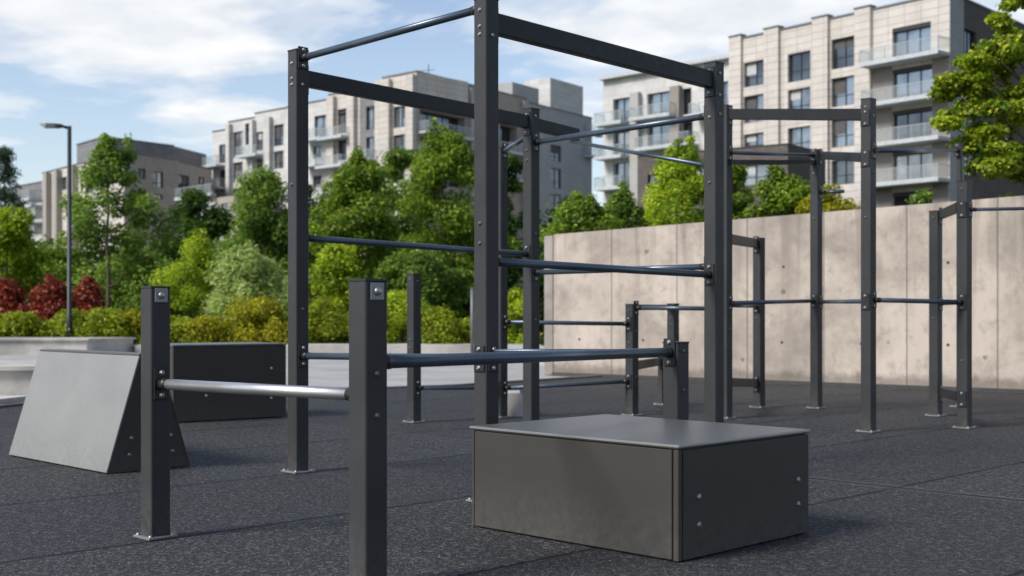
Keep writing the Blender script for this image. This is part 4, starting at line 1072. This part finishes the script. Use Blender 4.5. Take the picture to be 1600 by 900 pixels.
HG = 'yellow green hedge shrubs along the planter'
for i, (px, d, yt, w, mt, lb) in enumerate([
    (-20, 35.2, 492, 90, L_HEDGE, 'yellow green hedge shrub cut off by the left edge of the photo'),
    (38, 35.0, 494, 84, L_HEDGE, 'yellow green hedge shrub below the darkest red shrub'),
    (100, 35.3, 489, 80, L_HEDGE, 'yellow green hedge shrub in front of the street lamp foot'),
    (160, 35.0, 486, 92, L_HEDGE, 'yellow green hedge shrub below the tall thin tree trunk'),
    (215, 35.4, 490, 84, L_GOLD, 'golden green hedge shrub left of the nearest short post'),
    (272, 35.0, 497, 80, L_HEDGE, 'yellow green hedge shrub right of the nearest short post'),
    (322, 35.2, 501, 84, L_GOLD, 'bright yellow low shrub under the small young tree'),
    (408, 35.4, 474, 112, L_GOLD, 'large golden rounded shrub left of the tall left rig post'),
    (505, 35.6, 470, 95, L_HEDGE, 'yellow green shrub just right of the tall left rig post'),
    (572, 35.4, 488, 90, L_HEDGE, 'yellow green shrub hidden behind the nearest tall dark post'),
    (628, 35.6, 462, 96, L_LIME, 'lime green shrub behind the slim rear post'),
    (692, 35.3, 486, 90, L_HEDGE, 'yellow green spreading shrub between slim rear post and middle post'),
    (742, 35.6, 495, 60, L_HEDGE, 'yellow green shrub behind the thin pale marker post'),
    (808, 35.0, 455, 70, L_LIME, 'lime green shrub against the left end of the concrete wall')]):
    shrub('hedge_shrub', lb, px, d, yt, w, mt, 100+i, n=5200 if w > 110 else 3600, leaf=.10, group=HG)
for i, (px, w, yt, lb) in enumerate([(18, 100, 452, 'dark red leaved shrub at the left edge behind the yellow hedge'), (82, 96, 446, 'red leaved shrub left of the street lamp'), (138, 66, 450, 'bright red leaved shrub right of the street lamp')]):
    shrub('red_shrub', lb, px, 37.2+.2*i, yt, w, L_RED, 140+i, n=5200, leaf=.11, clumps=34, group='red leaved shrubs', spikes=7, up=.3)
shrub('pale_shrub', 'feathery pale green shrub behind the golden shrub', 388, 37.0, 402, 140, L_PALE, 151, n=9000, leaf=.16, clumps=44, long=3.2, spikes=8, up=1.3, droop=-.4)
shrub('pale_shrub', 'feathery pale green shrub half hidden by the tall left rig post', 470, 38.6, 430, 80, L_PALE, 152, n=4500, leaf=.15, clumps=30, long=4.0, spikes=4, up=.1, droop=-.5)

TG = 'trees behind the planted bed'
tree('slender_tree', 'tall slender tree with open crown and bare trunk right of the street lamp', 'tree', 170, 41, 240, 430, 172, L_MID, 201, 6500, .15, 52, 'oval', TG, .075, .07, spikes=11, limbs=20)
tree('young_tree', 'small bright young tree right of the nearest short post head', 'tree', 305, 37.4, 376, 490, 96, L_LIME, 202, 3800, .11, 34, 'oval', TG, .035, .17, spikes=3)
tree('leafy_tree', 'lime leafy tree at the left edge above the red shrubs', 'tree', 12, 43, 332, 500, 110, L_LIME, 203, 8000, .15, 44, 'oval', TG)
tree('conifer', 'dark blue green conifer behind the lime tree at left edge', 'tree', 8, 52, 232, 470, 110, L_CONIF, 204, 7000, .17, 60, 'cone', TG, .1, .14, long=3.5, droop=.6)
tree('dense_tree', 'dark dense tree under the small taupe brick building', 'tree', 96, 50, 392, 520, 130, L_RICH, 205, 8000, .17, 46, 'oval', TG)
tree('dense_tree', 'dark dense tree between the slender tree and the long middle building', 'tree', 308, 54, 305, 505, 122, L_DEEP, 206, 11000, .18, 60, 'oval', TG, .1, .15)
tree('dense_tree', 'dark green tree just left of the tall left rig post', 'tree', 414, 47, 268, 500, 136, L_MID, 307, 17000, .15, 92, 'dome', TG, .08, .16)
tree('dense_tree', 'deep green tree behind the tall left rig post', 'tree', 478, 52, 290, 505, 90, L_DEEP, 208, 8000, .17, 46, 'oval', TG)
tree('leafy_tree', 'sunlit yellow green tree right of the tall left rig post', 'tree', 562, 42, 258, 445, 142, L_RICH, 209, 13500, .14, 68, 'oval', TG, .065, .13, spikes=3)
tree('dense_tree', 'rich green full crowned tree left of the tall middle post', 'tree', 692, 46, 214, 470, 150, L_RICH, 210, 16500, .15, 84, 'oval', TG, .1, .13, spikes=2)
tree('dense_tree', 'dark green tree filling the gap between two sunlit trees in the middle', 'tree', 628, 50, 240, 500, 110, L_MID, 211, 10500, .16, 60, 'oval', TG)
tree('dense_tree', 'dark green tree seen between the middle and far rig posts', 'tree', 792, 52, 245, 505, 82, L_DEEP, 212, 9500, .16, 54, 'oval', TG)
tree('leafy_tree', 'bright lime bushy tree low behind the yellow green shrubs', 'tree', 528, 38.5, 384, 500, 100, L_LIME, 213, 7000, .12, 44, 'dome', TG, .04)
tree('leafy_tree', 'soft green bushy tree behind the slim rear post', 'tree', 645, 39.4, 390, 505, 108, L_MID, 214, 7500, .13, 44, 'oval', TG, .04)
tree('leafy_tree', 'green bushy tree just left of the tall middle post base', 'tree', 722, 40.5, 425, 505, 80, L_MID, 215, 5500, .13, 36, 'oval', TG, .04)
tree('dense_tree', 'dark low tree behind the slender tree trunk', 'tree', 215, 47, 395, 510, 150, L_MID, 216, 9500, .16, 52, 'dome', TG)
WG = 'trees beyond the concrete wall'
tree('bushy_tree', 'low green bush showing over the left end of the concrete wall', 'tree', 905, 29, 316, 420, 108, L_RICH, 221, 6500, .11, 42, 'oval', WG, .05, spikes=3)
tree('bushy_tree', 'green bush over the wall between the left bush and the yellow tree', 'tree', 972, 30, 306, 420, 92, L_MID, 222, 5500, .11, 38, 'oval', WG, .05, spikes=2)
tree('leafy_tree', 'yellow green tree over the wall just left of the tall right rig post', 'tree', 1065, 31, 240, 430, 122, L_LIME, 223, 9500, .11, 58, 'oval', WG, .05, .14, spikes=3)
tree('leafy_tree', 'green tree over the wall just right of the tall right rig post', 'tree', 1145, 31, 258, 430, 90, L_RICH, 224, 6500, .11, 44, 'oval', WG, .05, .15)
tree('bushy_tree', 'green bush over the wall below the dark brick annex', 'tree', 1222, 29, 278, 420, 104, L_RICH, 225, 7000, .11, 44, 'oval', WG, .05, spikes=3)
tree('bushy_tree', 'dull green bush over the wall between the two tall right posts', 'tree', 1300, 28, 292, 420, 95, L_GOLD, 226, 5000, .10, 38, 'oval', WG, .05)
tree('bushy_tree', 'sparse green bush over the wall below the balconies', 'tree', 1440, 24, 300, 400, 70, L_MID, 227, 2000, .09, 26, 'oval', WG, .04)

# big maple on the right, partly out of frame
def maple():
    d = 17.2; x = gxy(1665, d); t = empty('maple_tree', (x+.3, d+1.2, 0), 'large bright green maple hanging in from the right edge over the wall', 'tree', WG)
    rg = np.random.default_rng(77); C_, R_ = [], []
    outline = [(1600, -30), (1585, 10), (1560, 35), (1575, 60), (1520, 95), (1545, 80), (1500, 130), (1480, 145), (1525, 130), (1560, 120), (1590, 90), (1515, 165), (1550, 170), (1590, 150), (1498, 190), (1530, 205), (1570, 200), (1600, 190),
               (1505, 225), (1545, 240), (1585, 235), (1520, 255), (1560, 262), (1600, 255), (1618, 215), (1625, 130), (1620, 60), (1640, 0), (1650, 100), (1650, 200), (1680, 50), (1700, 150), (1690, 250), (1725, 20), (1720, 200), (1760, 120), (1700, -60), (1640, -60), (1750, -40), (1595, 275), (1640, 270)]
    for px, py in outline:
        for k in range(3):
            dd = d+rg.normal()*.55; C_.append((gxy(px+rg.normal()*9, dd), dd, zat(py+rg.normal()*8, dd))); R_.append(.11+.13*rg.random())
    m = MB(); bx, by = x+.5, d+1.2
    tr = [(bx, by, 0), (bx-.05, by, 2.2), (bx+.03, by-.1, 3.6), (bx, by-.3, 5.0)]; m.tube(tr, [.16, .13, .10, .05], 10)
    for i in rg.choice(len(C_), 46, replace=False):
        c_ = Vector(C_[i]); s = Vector((bx, by-.1, min(4.6, max(2.0, c_.z-1.0)))); mid = s.lerp(c_, .55)+Vector((0, 0, .12)); m.tube([s, mid, c_], [.035, .02, .006], 6)
    m.build('trunk', M_BARK, t)
    leaves('crown', t, C_, R_, 42000, .056, L_RICH_M, 78, .75, 1.25, .5)
L_RICH_M = leafmat('leaves_maple', (0.101, 0.178, 0.014), (0.384, 0.521, 0.027), (0.705, 0.640, 0.054), .45)
maple()

# far-off wood closing the view under the buildings
rg = np.random.default_rng(5); C_, R_ = [], []
for i in range(330):
    px = rg.uniform(-250, 860); d = rg.uniform(58, 66); top = zat(rg.uniform(378, 450), d)
    C_.append((gxy(px, d), d, rg.uniform(.2, top))); R_.append(rg.uniform(.7, 1.3))
for i in range(150):
    px = rg.uniform(850, 1800); d = rg.uniform(56, 64); C_.append((gxy(px, d), d, rg.uniform(.5, zat(335, d)))); R_.append(rg.uniform(.7, 1.3))
o = leaves('woodland', None, C_, R_, 60000, .36, L_DEEP, 6, .5, 1.7)
tag(o, 'mass of dark green woodland closing the view below the apartment buildings', 'woodland', kind='stuff')
